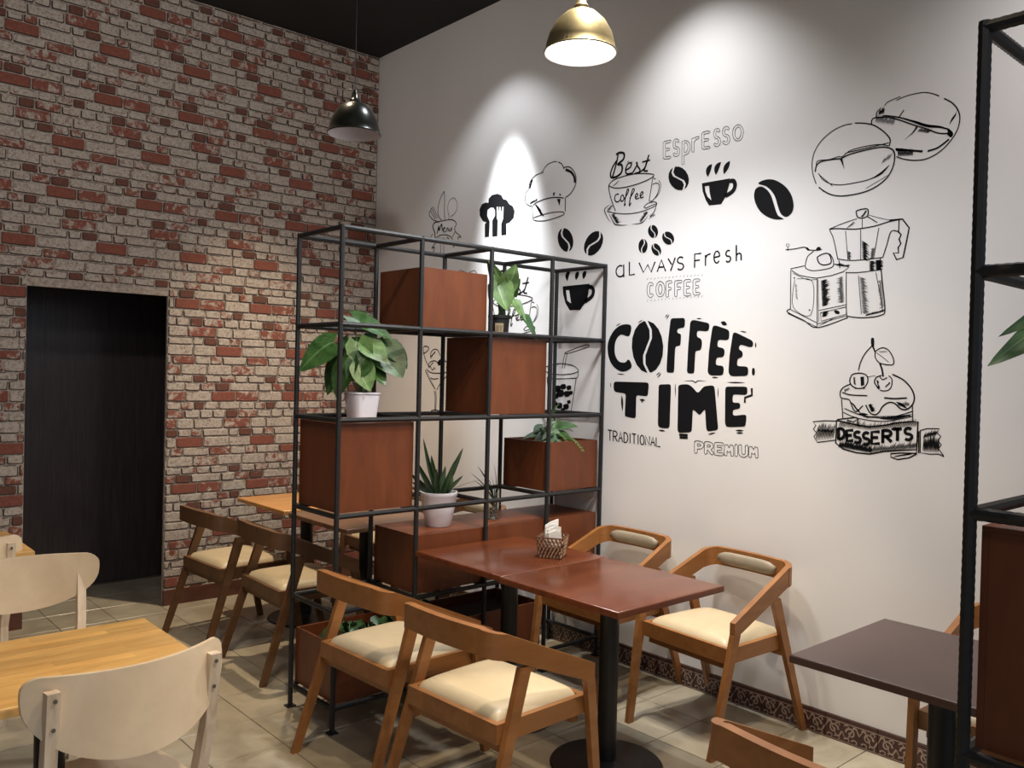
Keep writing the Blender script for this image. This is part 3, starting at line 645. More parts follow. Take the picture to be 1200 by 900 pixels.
# plant in the right-hand shelf, only leaf tips reach the frame
PX, PY, PZ = R2X+.30, R2Y-.20, rz(3)+.392+.0105
t = thing('potted_plant', 'plant in the right-hand shelf, only its leaf tips entering at the right edge', 'plant', (PX, PY, PZ))
bm = nb(); lathe(bm, [(.060, 0), (.08, .13), (.083, .14), (.078, .14), (.076, .125)], 30); link('pot', bm, m_potw, t, True)
bm = nb(); lathe(bm, [(.075, .126), (.03, .13)], 20); link('soil', bm, m_soil, t, True)
for (x, z, d), (tx_, tz_, td), w, mt in [((-.14, .40, .02), (-.302, .291, .0), .075, m_leafpale), ((-.13, .425, .03), (-.283, .347, .0), .045, m_leaf), ((.03, .30, 0), (.14, .22, -.05), .09, m_leaf), ((0, .33, .03), (.02, .40, .12), .08, m_leaf)]:
    leaf(t, V(x, z, d), V(tx_, tz_, td), w, V(.2, .5, -.9), mt, .12, .2, heart=False); stalk(t, [V(0, .128), V(x*.4, z*.8), V(x, z, d)], .003)
# ---------------------------------------------------------------- napkin basket
t = thing('napkin_basket', 'small woven cane basket holding white napkins on the reddish table', 'basket', (-.885, -3.010, TZ), .55)
bm = nb(); bmb = nb()
def bp(u, z): # square plan with flare, u in 0..4
    hw = .052+.012*z/.1; s = int(u) % 4; f = u-int(u); a = -hw+2*hw*f
    return {0: Vector((a, -hw, z)), 1: Vector((hw, a, z)), 2: Vector((-a, hw, z)), 3: Vector((-hw, -a, z))}[s]
for k in range(26):
    for sgn, B in ((1, bm), (-1, bmb)):
        pts = []
        for i in range(5):
            z = .003+.092*i/4; u = (k/6.5+sgn*.42*i/4) % 4; p = bp(u, z); pts.append(p)
        tube(B, pts, .0042, 5)
link('cane_weave', bm, m_caneA, t, True); link('cane_weave', bmb, m_caneB, t, True)['label'] = 'dark brown cane strips'
for z in (.003, .097):
    bm = nb(); tube(bm, [bp(u/2 % 4, z) for u in range(0, 9)], .0035, 6); link('rim', bm, m_caneB, t, True)
bm = nb(); box(bm, -.046, .046, -.046, .046, .002, .05); link('lining', bm, m_caneB, t)
tn = thing('napkins', 'folded white paper napkins sticking out of the cane basket', 'napkins', (-.885, -3.010, TZ+.051), .55-.9)
random.seed(3)
for k in range(7):
    bm = nb(); y = -.030+.0085*k; hgt = .078+.018*math.sin(k*1.7)+(.018 if k > 3 else 0); ln = random.uniform(-.12, .12); x0 = -.034+random.uniform(-.004, .004)
    P = [(x0, 0), (x0+.068, 0), (x0+.068+ln*.05, hgt*(.8+.15*(k % 3))), (x0+.034, hgt), (x0+ln*.04, hgt*.86)]
    fr = [bm.verts.new((x, y+ln*z*.6, z)) for x, z in P]; bk = [bm.verts.new((x, y+.006+ln*z*.6, z)) for x, z in P]
    bm.faces.new(fr); bm.faces.new(bk[::-1])
    for i in range(5): bm.faces.new((fr[i], bk[i], bk[(i+1) % 5], fr[(i+1) % 5]))
    link('napkin', bm, m_napkin, tn, False, .001)
# ---------------------------------------------------------------- pendant lamps
def pendant(label, loc, shade_mat, lit):
    x, y, z = loc; t = thing('pendant_lamp', label, 'lamp', (x, y, z), 0, 'dome pendant lamps over the tables'); Rr = .157
    bm = nb(); prof = [(Rr+.004, -.004), (Rr+.006, .002), (Rr, .008), (Rr*.97, .035), (Rr*.88, .085), (Rr*.70, .135), (Rr*.45, .172), (Rr*.22, .190), (.022, .197)]
    inner = [(.020, .192), (Rr*.20, .185), (Rr*.43, .167), (Rr*.68, .131), (Rr*.86, .082), (Rr*.95, .034), (Rr*.97, .004), (Rr+.001, -.004)]
    loft(bm, [[(r*math.cos(2*PI*i/48), r*math.sin(2*PI*i/48), zz) for i in range(48)] for r, zz in prof+inner+prof[:1]], True, False)
    o = link('shade', bm, [shade_mat, m_inner], t, True)
    for p in o.data.polygons:
        c = p.center; 
        if p.normal.dot(Vector((c.x, c.y, (c.z-.02)*1.0))) < 0: p.material_index = 1
    bm = nb(); lathe(bm, [(.030, .193), (.034, .205), (.024, .215), (.018, .245), (.010, .262)], 20); link('cap', bm, shade_mat, t, True)
    if not lit:
        bm = nb(); tube(bm, [(-.075, 0, .20), (-.075, 0, .262), (-.06, 0, .268), (.06, 0, .268), (.075, 0, .262), (.075, 0, .20)], .003, 6); link('wire_bracket', bm, m_gun, t, True).rotation_euler = (0, 0, -.727)
    bm = nb(); tube(bm, [(0, 0, .255), (0, 0, (H-z)/2), (0, 0, H-z-.03)], .0035, 6); link('cord', bm, m_black, t, True)
    bm = nb(); lathe(bm, [(.05, H-z-.03), (.05, H-z-.001)], 20); link('ceiling_rose', bm, m_black, t, True)
    bm = nb()
    if lit: lathe(bm, [(Rr*.955, .020), (Rr*.5, .016), (.01, .014)], 40, caps=True)
    if lit: link('diffuser', bm, m_glow, t, True)
    if lit:
        l = bpy.data.lights.new('lamp_light', 'SPOT'); l.energy = 88; l.spot_size = math.radians(166); l.spot_blend = .7; l.shadow_soft_size = .12; l.color = (.97, .98, 1)
        lo = bpy.data.objects.new('lamp_light', l); COL.objects.link(lo); lo.parent = t; lo.location = (0, 0, -.12)
    if not lit: lathe(bm, [(.012, .19), (.02, .15), (.03, .12), (.024, .095), (.008, .085)], 18); link('bulb', bm, m_inner, t, True)
    return t
pendant('lit brass-coloured dome pendant lamp over the near tables', (-1.008, -3.234, 3.08), m_brass, True)
pendant('unlit dark dome pendant lamp in front of the brick wall corner', (-1.028, -1.355, 3.08), m_gun, False)
# ceiling downlight fittings, one per spotlight, added fills included
for q in SPOTS:
    if q[1][0] == -.51 and q[1][1] == -1.64: continue
    bm = nb(); loft(bm, [[(r*math.cos(2*PI*i/24), r*math.sin(2*PI*i/24), zz) for i in range(24)] for r, zz in ((.045, 0), (.062, -.002), (.064, -.010), (.048, -.010), (.045, 0))], True, False)
    o = link('downlight', bm, m_black, bpy.data.objects['ceiling'], True); o.location = (q[1][0], q[1][1], H-.001)
# ---------------------------------------------------------------- wall drawings (flat print on the white wall)
DECALS={
'coffee_time':('1:5419,3874 5286,3887 5174,3832 5093,3727 5070,3620 5100,3494 5176,3398 5292,3347 5391,3362 5447,3410 5400,3486 5339,3451 5250,3466 5191,3543 5183,3649 5211,3726 5278,3773 5396,3755;0:5666,3922 5747,3892 5816,3828 5865,3740 5890,3637 5886,3535 5854,3443 5798,3376 5725,3340 5706,3349 5647,3440 5642,3534 5685,3630 5729,3726 5723,3820 5665,3913;0:5612,3922 5537,3889 5478,3822 5444,3729 5440,3622 5466,3517 5518,3427 5590,3364 5671,3337 5673,3347 5614,3439 5608,3533 5652,3629 5696,3725 5690,3819 5632,3912;2:5981,3939 6175,3938 6173,3832 6077,3825 6073,3774 6130,3769 6123,3635 6054,3636 6047,3343 5942,3346 5954,3688;2:6243,3895 6276,3915 6484,3873 6492,3834 6476,3784 6335,3798 6333,3729 6392,3713 6405,3665 6392,3587 6320,3584 6313,3338 6217,3342 6224,3602;2:6528,3836 6559,3850 6731,3796 6739,3740 6727,3688 6602,3698 6592,3622 6675,3611 6689,3565 6674,3512 6587,3515 6581,3432 6677,3427 6683,3371 6670,3327 6523,3324 6482,3350 6493,3583;2:6779,3765 6810,3770 7015,3681 7022,3633 6994,3612 6864,3648 6852,3591 6902,3578 6902,3513 6842,3504 6837,3425 6964,3423 6974,3375 6964,3327 6773,3320 6737,3354 6746,3530;2:7012,3410 7047,3410 7049,3334 7014,3333;2:6108,3215 6232,3227 6288,3201 6368,3131 6441,3209 6554,3223 6576,3200 6631,2786 6626,2759 6510,2735 6484,2758 6464,2973 6397,2897 6307,2965 6303,2746 6293,2713 6137,2695 6113,2715;2:6705,3213 6957,3220 6968,3195 6966,3134 6799,3137 6796,3050 6889,3054 6891,2993 6804,2980 6806,2916 6956,2939 6967,2910 6956,2815 6739,2796 6713,2826;2:5182,3224 5220,3230 5694,3230 5702,3190 5692,3074 5524,3081 5527,2827 5496,2816 5360,2833 5368,3095 5199,3108 5176,3156;2:5840,3212 5999,3220 6011,3198 6006,2745 5970,2733 5867,2736 5843,2762',
'30,1,1:5191,3871 5260,3907;34,1,1:5521,3900 5592,3935;33,1,1:5903,3948 5940,3988;33,1,1:5919,3929 5963,3982;30,1,1:5224,3321 5343,3313;33,1,1:5802,3312 5854,3350;33,1,1:5819,3285 5870,3337;30,1,1:5131,3217 5138,3155;28,1,1:6066,3227 6075,3092;79,1,1:5309,3074 5317,2988 5325,2892;67,1,1:5574,3032 5653,3030;47,1,1:5856,2707 5948,2704;24,1,1:5592,3009 5635,3010;32,1,0:6186,3257 6297,3265 6331,3244 6363,3267 6472,3264;35,1,0:6724,3257 6936,3259;28,1,0:6069,3223 6074,3084;27,1,0:6618,3202 6621,3095;60,0,0:7016,3205 7021,3136 6941,3107 6942,3056;65,0,0:6137,2676 6250,2679;65,0,0:6143,2647 6251,2651;40,1,0:6511,2706 6602,2730;48,1,0:6842,2769 6938,2774;48,1,0:6852,2744 6932,2750;115,1,0:6631,3880 6705,3849;30,1,0:6860,3781 6940,3768;38,1,0:7047,3666 7049,3607;36,1,0:6324,3925 6390,3923;36,1,0:6539,3306 6615,3303'),
'traditional':('',
'37,0,0:5108,2660 5173,2656;37,0,0:5141,2658 5145,2535;37,0,0:5196,2534 5192,2655;37,0,0:5192,2655 5223,2653 5238,2647 5249,2636 5253,2622 5250,2608 5240,2597 5226,2592 5194,2592;37,0,0:5216,2592 5259,2534;37,0,0:5278,2533 5306,2650 5341,2533;37,0,0:5289,2578 5327,2577;37,0,0:5360,2532 5356,2647;37,0,0:5356,2647 5382,2645 5395,2638 5406,2625 5414,2607 5417,2588 5415,2569 5409,2552 5398,2539 5385,2533 5360,2532;36,0,0:5451,2531 5447,2643;36,0,0:5476,2641 5537,2638;36,0,0:5507,2640 5511,2531;36,0,0:5570,2530 5566,2637;36,0,0:5625,2634 5612,2629 5602,2615 5597,2594 5598,2571 5604,2549 5615,2534 5628,2529 5641,2534 5651,2548 5656,2569 5655,2592 5649,2613 5638,2628 5625,2634;36,0,0:5676,2528 5672,2632 5735,2528 5731,2629;36,0,0:5752,2528 5778,2626 5811,2527;36,0,0:5763,2565 5798,2564;35,0,0:5825,2624 5828,2527 5886,2526'),
'premium':('',
'16,0,0:6380,2507 6380,2518 6380,2530 6379,2542;16,0,0:6378,2573 6378,2584 6377,2596;16,0,0:6358,2629 6340,2612 6340,2601 6340,2589 6341,2577 6341,2566 6341,2554 6342,2542 6342,2531 6343,2519 6343,2508 6352,2492 6379,2501 6380,2507;16,0,0:6376,2598 6390,2598 6400,2598 6414,2595 6422,2589 6424,2584 6423,2582 6418,2579 6409,2576 6399,2574 6384,2573 6380,2573;16,0,0:6378,2542 6392,2543 6412,2545 6432,2551 6453,2566 6462,2588 6453,2609 6438,2619 6418,2626 6397,2629 6383,2629 6369,2629 6353,2628 6340,2614;16,0,0:6506,2510 6505,2521 6505,2533 6505,2544;16,0,0:6504,2575 6503,2586 6503,2597;16,0,0:6484,2630 6466,2614 6466,2602 6467,2591 6467,2579 6467,2568 6468,2556 6468,2545 6468,2533 6469,2522 6469,2510 6478,2495 6505,2504 6506,2510;16,0,0:6506,2600 6519,2600 6529,2598 6536,2596 6543,2592 6545,2587 6544,2584 6537,2579 6527,2576 6519,2576 6505,2575;16,0,0:6554,2553 6574,2568 6581,2590 6573,2610 6560,2620 6541,2627 6522,2630 6508,2630 6494,2630 6479,2629 6466,2615;16,0,0:6507,2544 6517,2535 6526,2527 6535,2519 6544,2510 6553,2502 6572,2495 6587,2516 6578,2526 6568,2535 6559,2543 6550,2551;15,0,0:6689,2632 6676,2632 6662,2632 6649,2632 6636,2632 6622,2631 6595,2626 6590,2603 6590,2591 6591,2580 6591,2568 6592,2556 6592,2545 6592,2533 6593,2521 6598,2500 6624,2496 6637,2496 6651,2497 6664,2497 6677,2497 6691,2498 6709,2513 6693,2528 6679,2528 6666,2527 6652,2527 6639,2527 6630,2527;15,0,0:6628,2528 6628,2540 6627,2551;15,0,0:6626,2583 6626,2594 6626,2602;15,0,0:6625,2601 6638,2601 6652,2602 6665,2602 6678,2602 6694,2603 6703,2626 6689,2632;15,0,0:6627,2551 6641,2551 6655,2551 6668,2552 6688,2558 6681,2581 6666,2582 6652,2581 6638,2581 6629,2581;15,0,0:6749,2515 6749,2526 6749,2538 6749,2549 6749,2553;15,0,0:6749,2553 6770,2536 6791,2556;15,0,0:6791,2555 6791,2544 6792,2533 6793,2521 6795,2508 6821,2505 6828,2521 6827,2533 6826,2544 6825,2555 6825,2567 6824,2578 6823,2590 6822,2601 6821,2612 6786,2620 6781,2609 6775,2598 6770,2588;15,0,0:6769,2588 6763,2598 6758,2608 6752,2618 6715,2613 6715,2601 6715,2590 6715,2578 6714,2567 6714,2555 6714,2543 6714,2532 6714,2520 6715,2507 6741,2502 6749,2515;15,0,0:6875,2518 6874,2529 6874,2541 6874,2552 6873,2563 6873,2575 6873,2586 6872,2597 6872,2609 6872,2620 6854,2633 6837,2617 6838,2606 6838,2594 6838,2583 6839,2572 6839,2560 6840,2549 6840,2538 6840,2526 6841,2515 6858,2502 6875,2518;15,0,0:6884,2618 6885,2606 6885,2595 6885,2584 6886,2573 6886,2562 6886,2550 6890,2534 6902,2518 6919,2508 6938,2505 6955,2505 6976,2514 6992,2531 6997,2549 6997,2562 6996,2573 6996,2584 6996,2595 6995,2606 6995,2617 6987,2633 6962,2624 6961,2611 6962,2600 6962,2589 6963,2578 6963,2567 6963,2556 6963,2547 6961,2542 6955,2537 6948,2534 6938,2534 6930,2537 6924,2542 6921,2549 6920,2557 6920,2568 6919,2579 6919,2591 6919,2602 6918,2613 6917,2626 6891,2630 6884,2618;15,0,0:7036,2521 7036,2532 7036,2544 7036,2555 7036,2558;15,0,0:7036,2558 7057,2542 7076,2562;15,0,0:7075,2560 7076,2549 7077,2538 7078,2527 7080,2515 7105,2511 7111,2528 7110,2539 7109,2550 7108,2561 7108,2571 7107,2582 7106,2593 7105,2604 7105,2615 7071,2622 7066,2611 7060,2601 7055,2590;15,0,0:7055,2592 7049,2602 7044,2611 7038,2621 7003,2616 7003,2604 7003,2593 7003,2582 7003,2571 7003,2560 7003,2549 7003,2538 7003,2527 7004,2514 7029,2509 7036,2521'),
'always_fresh':('',
'47,0,0:5267,4565 5238,4573 5209,4567 5185,4549 5173,4521 5175,4491 5190,4465 5216,4448 5246,4443 5274,4454 5294,4476;47,0,0:5286,4581 5293,4436;47,0,0:5371,4606 5376,4454 5456,4457;46,0,0:5514,4584 5581,4469 5643,4552 5692,4465 5745,4576;45,0,0:5778,4460 5832,4591 5895,4459;45,0,0:5800,4509 5870,4509;45,0,0:5924,4597 5975,4527;44,0,0:6022,4600 5963,4456;44,0,0:6126,4583 6108,4596 6085,4598 6064,4589 6053,4571 6055,4551 6070,4535 6093,4530 6093,4530 6117,4524 6133,4508 6136,4488 6124,4470 6102,4461 6077,4463 6058,4477;43,0,0:6362,4615 6277,4613 6281,4468;43,0,0:6279,4543 6347,4545;43,0,0:6420,4477 6416,4593;43,0,0:6417,4560 6439,4591 6481,4600;42,0,0:6524,4555 6594,4565 6594,4569 6585,4599 6568,4617 6549,4618 6533,4602 6524,4573 6525,4539 6536,4511 6554,4496 6573,4498 6588,4517;42,0,0:6716,4605 6703,4614 6688,4614 6675,4604 6669,4587 6671,4570 6682,4557 6697,4552 6697,4556 6714,4551 6725,4538 6727,4520 6719,4505 6703,4496 6686,4498 6673,4510;41,0,0:6796,4497 6791,4661;41,0,0:6795,4553 6804,4564 6814,4572 6827,4575 6839,4571 6848,4563 6851,4551 6853,4499'),
'coffee_small':('',
'18,0,0:5725,4332 5714,4342 5680,4352 5661,4344 5653,4329 5648,4319 5643,4304 5642,4292 5641,4280 5640,4267 5642,4253 5644,4241 5646,4229 5652,4213 5659,4202 5679,4183 5706,4179 5724,4194 5733,4205 5715,4225 5696,4216 5692,4213;18,0,0:5691,4215 5685,4226 5683,4234 5681,4246 5679,4258 5678,4267 5679,4279 5681,4291 5681,4301 5685,4310 5690,4320;18,0,0:5690,4321 5702,4310 5729,4318 5725,4332;18,0,0:5817,4352 5803,4347 5786,4333 5778,4323 5772,4309 5769,4298 5766,4285 5766,4271 5767,4259 5769,4244 5773,4231 5778,4216 5788,4204 5800,4190 5820,4182 5850,4184 5869,4196 5876,4206 5884,4221 5887,4231 5890,4242 5891,4257 5890,4269 5890,4282 5885,4296 5881,4309 5872,4324 5864,4334 5843,4347 5826,4353 5816,4351;18,0,0:5830,4321 5833,4320 5841,4310 5846,4304 5850,4292 5853,4281 5853,4271 5854,4259 5854,4251 5851,4240 5848,4229 5844,4223 5836,4213 5831,4211;18,0,0:5828,4211 5824,4212 5816,4222 5812,4228 5808,4240 5804,4251 5804,4261 5803,4273 5804,4282 5807,4292 5810,4303 5813,4309 5821,4319 5826,4321;18,0,0:5835,4350 5817,4352;18,0,0:5971,4352 5957,4352 5943,4352 5928,4351 5902,4334 5903,4323 5903,4312 5904,4300 5904,4289 5904,4278 5905,4267 5905,4256 5905,4245 5906,4233 5906,4222 5907,4211 5907,4200 5907,4189 5916,4172 5943,4178 5944,4190 5943,4202 5943,4213 5943,4224 5942,4235 5942,4246 5942,4250;18,0,0:5941,4280 5940,4291 5940,4302 5940,4313 5939,4321;18,0,0:5942,4322 5956,4322 5971,4323 5989,4329 5978,4351 5971,4352;18,0,0:5944,4249 5958,4250 5974,4251 5979,4273 5958,4279 5944,4279 5939,4278;18,0,0:6105,4347 6092,4347 6078,4347 6064,4347 6051,4347 6026,4344 6021,4323 6022,4312 6022,4302 6022,4291 6023,4280 6023,4269 6024,4258 6024,4247 6024,4236 6025,4225 6025,4214 6025,4203 6026,4193 6027,4180 6054,4172 6062,4187 6061,4198 6061,4209 6061,4220 6060,4231 6060,4241 6060,4245;18,0,0:6059,4278 6058,4288 6058,4299 6058,4310 6057,4317;18,0,0:6059,4318 6072,4318 6086,4318 6100,4318 6115,4319 6120,4341 6105,4347;18,0,0:6061,4247 6075,4247 6089,4248 6104,4249 6109,4270 6089,4277 6076,4276 6062,4276 6058,4276;17,0,0:6221,4349 6208,4349 6194,4349 6181,4349 6167,4349 6142,4332 6143,4321 6143,4310 6143,4299 6144,4288 6144,4277 6144,4266 6145,4255 6145,4244 6145,4233 6146,4222 6146,4211 6146,4200 6147,4189 6176,4171 6189,4171 6203,4171 6217,4172 6230,4172 6245,4187 6226,4201 6212,4200 6199,4200 6185,4200 6180,4199;17,0,0:6181,4202 6181,4213 6181,4224 6180,4235 6180,4246 6180,4249;17,0,0:6179,4279 6179,4290 6178,4300 6178,4311 6178,4319;17,0,0:6180,4320 6193,4320 6207,4320 6220,4320 6238,4326 6228,4348 6221,4349;17,0,0:6182,4248 6196,4249 6210,4249 6228,4255 6217,4277 6202,4277 6188,4277 6179,4277;17,0,0:6338,4347 6325,4347 6311,4347 6298,4347 6284,4347 6264,4327 6265,4316 6265,4305 6265,4294 6266,4283 6266,4273 6266,4262 6267,4251 6267,4240 6267,4229 6268,4218 6268,4208 6268,4197 6293,4174 6306,4175 6320,4175 6334,4176 6347,4176 6362,4191 6343,4205 6329,4204 6316,4204 6302,4203;17,0,0:6303,4206 6302,4216 6302,4227 6301,4238 6301,4249;17,0,0:6300,4278 6300,4289 6299,4299 6299,4310 6299,4317;17,0,0:6301,4319 6315,4319 6329,4319 6342,4319 6357,4333 6338,4347;17,0,0:6303,4250 6316,4250 6328,4250 6346,4257 6335,4278 6320,4278 6307,4278 6303,4278;14,1,0:5634,4381 5655,4401;14,1,0:5643,4137 5659,4157;14,1,0:5686,4384 5706,4400;14,1,0:5694,4139 5711,4158;14,1,0:5738,4376 5757,4400;14,1,0:5746,4136 5762,4158;14,1,0:5788,4386 5808,4399;14,1,0:5796,4144 5813,4159;14,1,0:5839,4386 5859,4399;14,1,0:5847,4143 5863,4160;14,1,0:5889,4386 5909,4398;14,1,0:5897,4143 5913,4161;14,1,0:5939,4377 5958,4398;14,1,0:5947,4146 5963,4161;14,1,0:5989,4377 6007,4397;14,1,0:5996,4143 6012,4162;14,1,0:6037,4385 6056,4397;14,1,0:6045,4145 6061,4163;14,1,0:6086,4381 6105,4397;14,1,0:6094,4147 6109,4163;14,1,0:6134,4381 6153,4396;14,1,0:6142,4145 6157,4164;14,1,0:6182,4378 6201,4396;14,1,0:6189,4151 6205,4165;14,1,0:6230,4376 6248,4395;14,1,0:6237,4145 6252,4166;14,1,0:6277,4379 6295,4395;14,1,0:6284,4152 6299,4166;14,1,0:6323,4378 6341,4394;14,1,0:6331,4145 6346,4167;14,1,0:6370,4370 6388,4394;14,1,0:6377,4149 6392,4168'),
'espresso':('',
'13,0,0:5904,5895 5893,5895 5881,5896 5869,5896 5857,5896 5845,5896 5834,5896 5814,5883 5814,5873 5814,5864 5815,5854 5815,5845 5815,5835 5815,5826 5816,5816 5816,5806 5816,5797 5817,5787 5817,5778 5817,5768 5818,5759 5818,5749 5818,5739 5819,5730 5819,5720 5842,5698 5854,5697 5866,5697 5877,5696 5889,5695 5901,5695 5913,5694 5928,5699 5917,5718 5904,5720 5892,5721 5880,5721 5868,5722 5856,5723 5852,5723;13,0,0:5851,5724 5850,5734 5850,5743 5850,5753 5849,5763 5849,5772 5849,5782 5848,5788;13,0,0:5848,5813 5847,5823 5847,5833 5847,5842 5846,5852 5846,5861 5846,5871;13,0,0:5845,5870 5857,5870 5869,5870 5881,5870 5892,5869 5904,5869 5917,5870 5919,5889 5904,5895;13,0,0:5847,5787 5859,5787 5871,5786 5883,5786 5895,5786 5910,5791 5898,5810 5884,5812 5872,5812 5861,5813 5849,5813;13,0,0:6033,5866 6025,5876 6002,5891 5982,5894 5969,5887 5958,5880 5953,5868 5950,5859 5948,5844 5949,5833 5954,5817 5960,5807 5978,5791 5992,5785;13,0,0:5992,5785 6004,5780;13,0,0:6006,5778 6013,5768 6013,5764 6014,5754 6015,5747 6012,5740 6008,5730 6005,5728 5999,5725;13,0,0:5991,5727 5983,5735 5967,5746 5954,5732 5962,5721 5969,5712 5991,5701 6009,5698 6023,5705 6035,5712 6040,5723 6044,5733 6045,5747 6044,5756 6043,5769 6035,5782 6025,5796 6008,5804 6000,5807;13,0,0:6000,5807 5991,5811;13,0,0:5987,5814 5981,5824 5980,5829 5979,5839 5980,5845 5983,5855 5986,5862 5992,5865 5994,5867;13,0,0:6000,5866 6009,5855 6031,5849 6033,5866;13,0,0:6108,5602 6108,5611 6107,5620 6107,5630 6107,5639 6107,5648 6106,5658 6106,5667 6106,5676 6105,5686 6105,5695 6105,5698;13,0,0:6104,5726 6104,5736 6103,5745 6103,5754 6103,5764 6102,5773 6102,5782 6102,5792 6102,5801 6101,5810 6101,5820 6101,5823;13,0,0:6085,5854 6070,5844 6070,5835 6070,5825 6071,5816 6071,5807 6071,5797 6072,5788 6072,5778 6072,5769 6072,5760 6073,5750 6073,5741 6073,5732 6074,5722 6074,5713 6074,5704 6075,5694 6075,5685 6075,5676 6076,5666 6076,5657 6076,5647 6076,5638 6077,5629 6077,5619 6077,5610 6084,5596 6107,5597 6108,5602;13,0,0:6100,5824 6110,5827 6113,5828;13,0,0:6116,5827 6128,5823 6130,5823 6137,5814 6145,5804 6146,5799 6149,5789 6151,5779 6152,5773 6151,5764 6149,5755 6147,5746 6145,5742 6139,5735 6133,5728 6132,5726 6122,5723 6115,5722;13,0,0:6112,5722 6104,5725;13,0,0:6105,5699 6127,5696 6137,5699 6147,5702 6160,5711 6165,5718 6171,5725 6177,5736 6179,5745 6180,5755 6182,5764 6181,5778 6178,5788 6176,5798 6169,5814 6161,5824 6154,5833 6135,5846 6123,5850 6101,5853 6094,5851;13,0,0:6234,5715 6234,5724 6233,5733 6233,5742 6233,5752 6233,5761 6232,5770 6232,5779 6232,5788 6231,5798 6231,5807;13,0,0:6223,5858 6201,5857 6200,5846 6200,5837 6201,5828 6201,5819 6201,5809 6201,5800 6202,5791 6202,5782 6202,5772 6203,5763 6203,5754 6203,5745 6204,5735 6204,5726 6205,5715 6228,5706 6234,5715;13,0,0:6231,5806 6236,5814 6242,5822 6247,5830 6249,5835 6256,5835 6267,5837 6277,5839 6288,5840 6295,5855 6276,5865 6265,5863 6254,5862 6243,5860 6228,5856;13,0,0:6417,5897 6406,5898 6395,5898 6385,5898 6374,5899 6363,5899 6352,5899 6341,5899 6326,5884 6327,5875 6327,5865 6327,5856 6328,5847 6328,5838 6328,5829 6328,5819 6329,5810 6329,5801 6329,5792 6330,5783 6330,5773 6330,5764 6331,5755 6331,5746 6331,5736 6352,5715 6363,5714 6374,5713 6385,5713 6395,5712 6406,5711 6417,5710 6428,5710 6440,5721 6423,5734 6412,5735 6401,5736 6391,5737 6380,5737 6369,5738 6362,5739;13,0,0:6360,5740 6360,5750 6360,5759 6359,5768 6359,5777 6359,5786 6358,5795;13,0,0:6358,5823 6357,5832 6357,5841 6357,5851 6356,5860 6356,5869 6356,5875;13,0,0:6355,5874 6366,5874 6377,5874 6387,5873 6398,5873 6409,5873 6420,5873 6433,5878 6422,5896 6417,5897;13,0,0:6357,5798 6369,5797 6380,5796 6391,5796 6402,5795 6415,5796 6417,5814 6400,5820 6389,5821 6378,5821 6367,5822 6359,5822;12,0,0:6554,5875 6548,5884 6536,5897 6517,5902 6497,5898 6490,5893 6482,5881 6479,5873 6476,5863 6476,5852 6477,5843 6481,5828 6487,5818 6503,5802 6516,5796;13,0,0:6516,5796 6527,5791;12,0,0:6529,5789 6535,5779 6536,5775 6537,5765 6538,5758 6535,5752 6532,5744 6531,5741 6523,5736;13,0,0:6516,5738 6509,5746 6494,5756 6481,5743 6489,5733 6496,5724 6516,5713 6532,5710 6545,5717 6555,5723 6560,5734 6563,5742 6566,5755 6565,5764 6564,5774 6558,5789 6552,5799 6534,5813 6524,5817;12,0,0:6524,5817 6516,5821;13,0,0:6512,5824 6506,5834 6506,5838 6505,5847 6504,5855 6507,5861 6510,5869 6511,5872 6519,5878;12,0,0:6523,5877 6529,5869 6544,5859 6556,5871 6554,5875;12,0,0:6667,5875 6660,5884 6648,5896 6631,5901 6611,5900 6603,5894 6593,5884 6590,5876 6587,5868 6586,5855 6587,5846 6588,5834 6595,5821 6605,5807 6621,5800 6628,5796;12,0,0:6628,5796 6640,5791;12,0,0:6643,5789 6649,5778 6650,5775 6651,5765 6652,5758 6649,5752 6646,5744 6644,5742 6636,5737;12,0,0:6625,5739 6618,5748 6603,5758 6591,5744 6599,5734 6606,5725 6627,5714 6644,5711 6657,5717 6668,5724 6673,5734 6677,5742 6679,5755 6678,5764 6677,5774 6671,5789 6664,5799 6646,5813 6635,5818;12,0,0:6635,5818 6624,5822;12,0,0:6622,5825 6615,5835 6615,5839 6614,5848 6613,5855 6616,5861 6619,5869 6621,5872 6629,5877;12,0,0:6636,5876 6643,5867 6658,5858 6670,5871 6667,5875;12,0,0:6765,5890 6755,5888 6746,5886 6734,5878 6728,5872 6723,5866 6717,5855 6714,5847 6711,5838 6709,5826 6710,5817 6710,5807 6710,5796 6715,5784 6718,5774 6723,5762 6732,5751 6739,5743 6754,5731 6765,5726 6785,5723 6795,5725 6807,5728 6815,5736 6821,5742 6828,5750 6831,5760 6834,5768 6836,5777 6837,5789 6837,5798 6837,5806 6836,5817 6833,5828 6829,5837 6826,5846 6818,5859 6811,5867 6800,5879 6785,5885 6774,5890 6762,5889;12,0,0:6773,5866 6784,5862 6786,5862 6793,5853 6800,5845 6802,5841 6805,5832 6808,5823 6810,5818 6810,5809 6810,5800 6810,5791 6809,5785 6807,5777 6804,5768 6802,5764 6796,5758 6791,5751 6789,5749 6779,5747 6775,5745 6768,5749 6760,5752 6757,5757 6750,5765 6747,5769 6743,5779 6740,5789 6738,5795 6737,5805 6737,5814 6737,5822 6739,5829 6742,5838 6744,5846 6747,5850 6753,5856 6759,5862 6762,5863 6772,5866 6775,5866;12,0,0:6778,5888 6765,5890'),
'best_coffee':('',
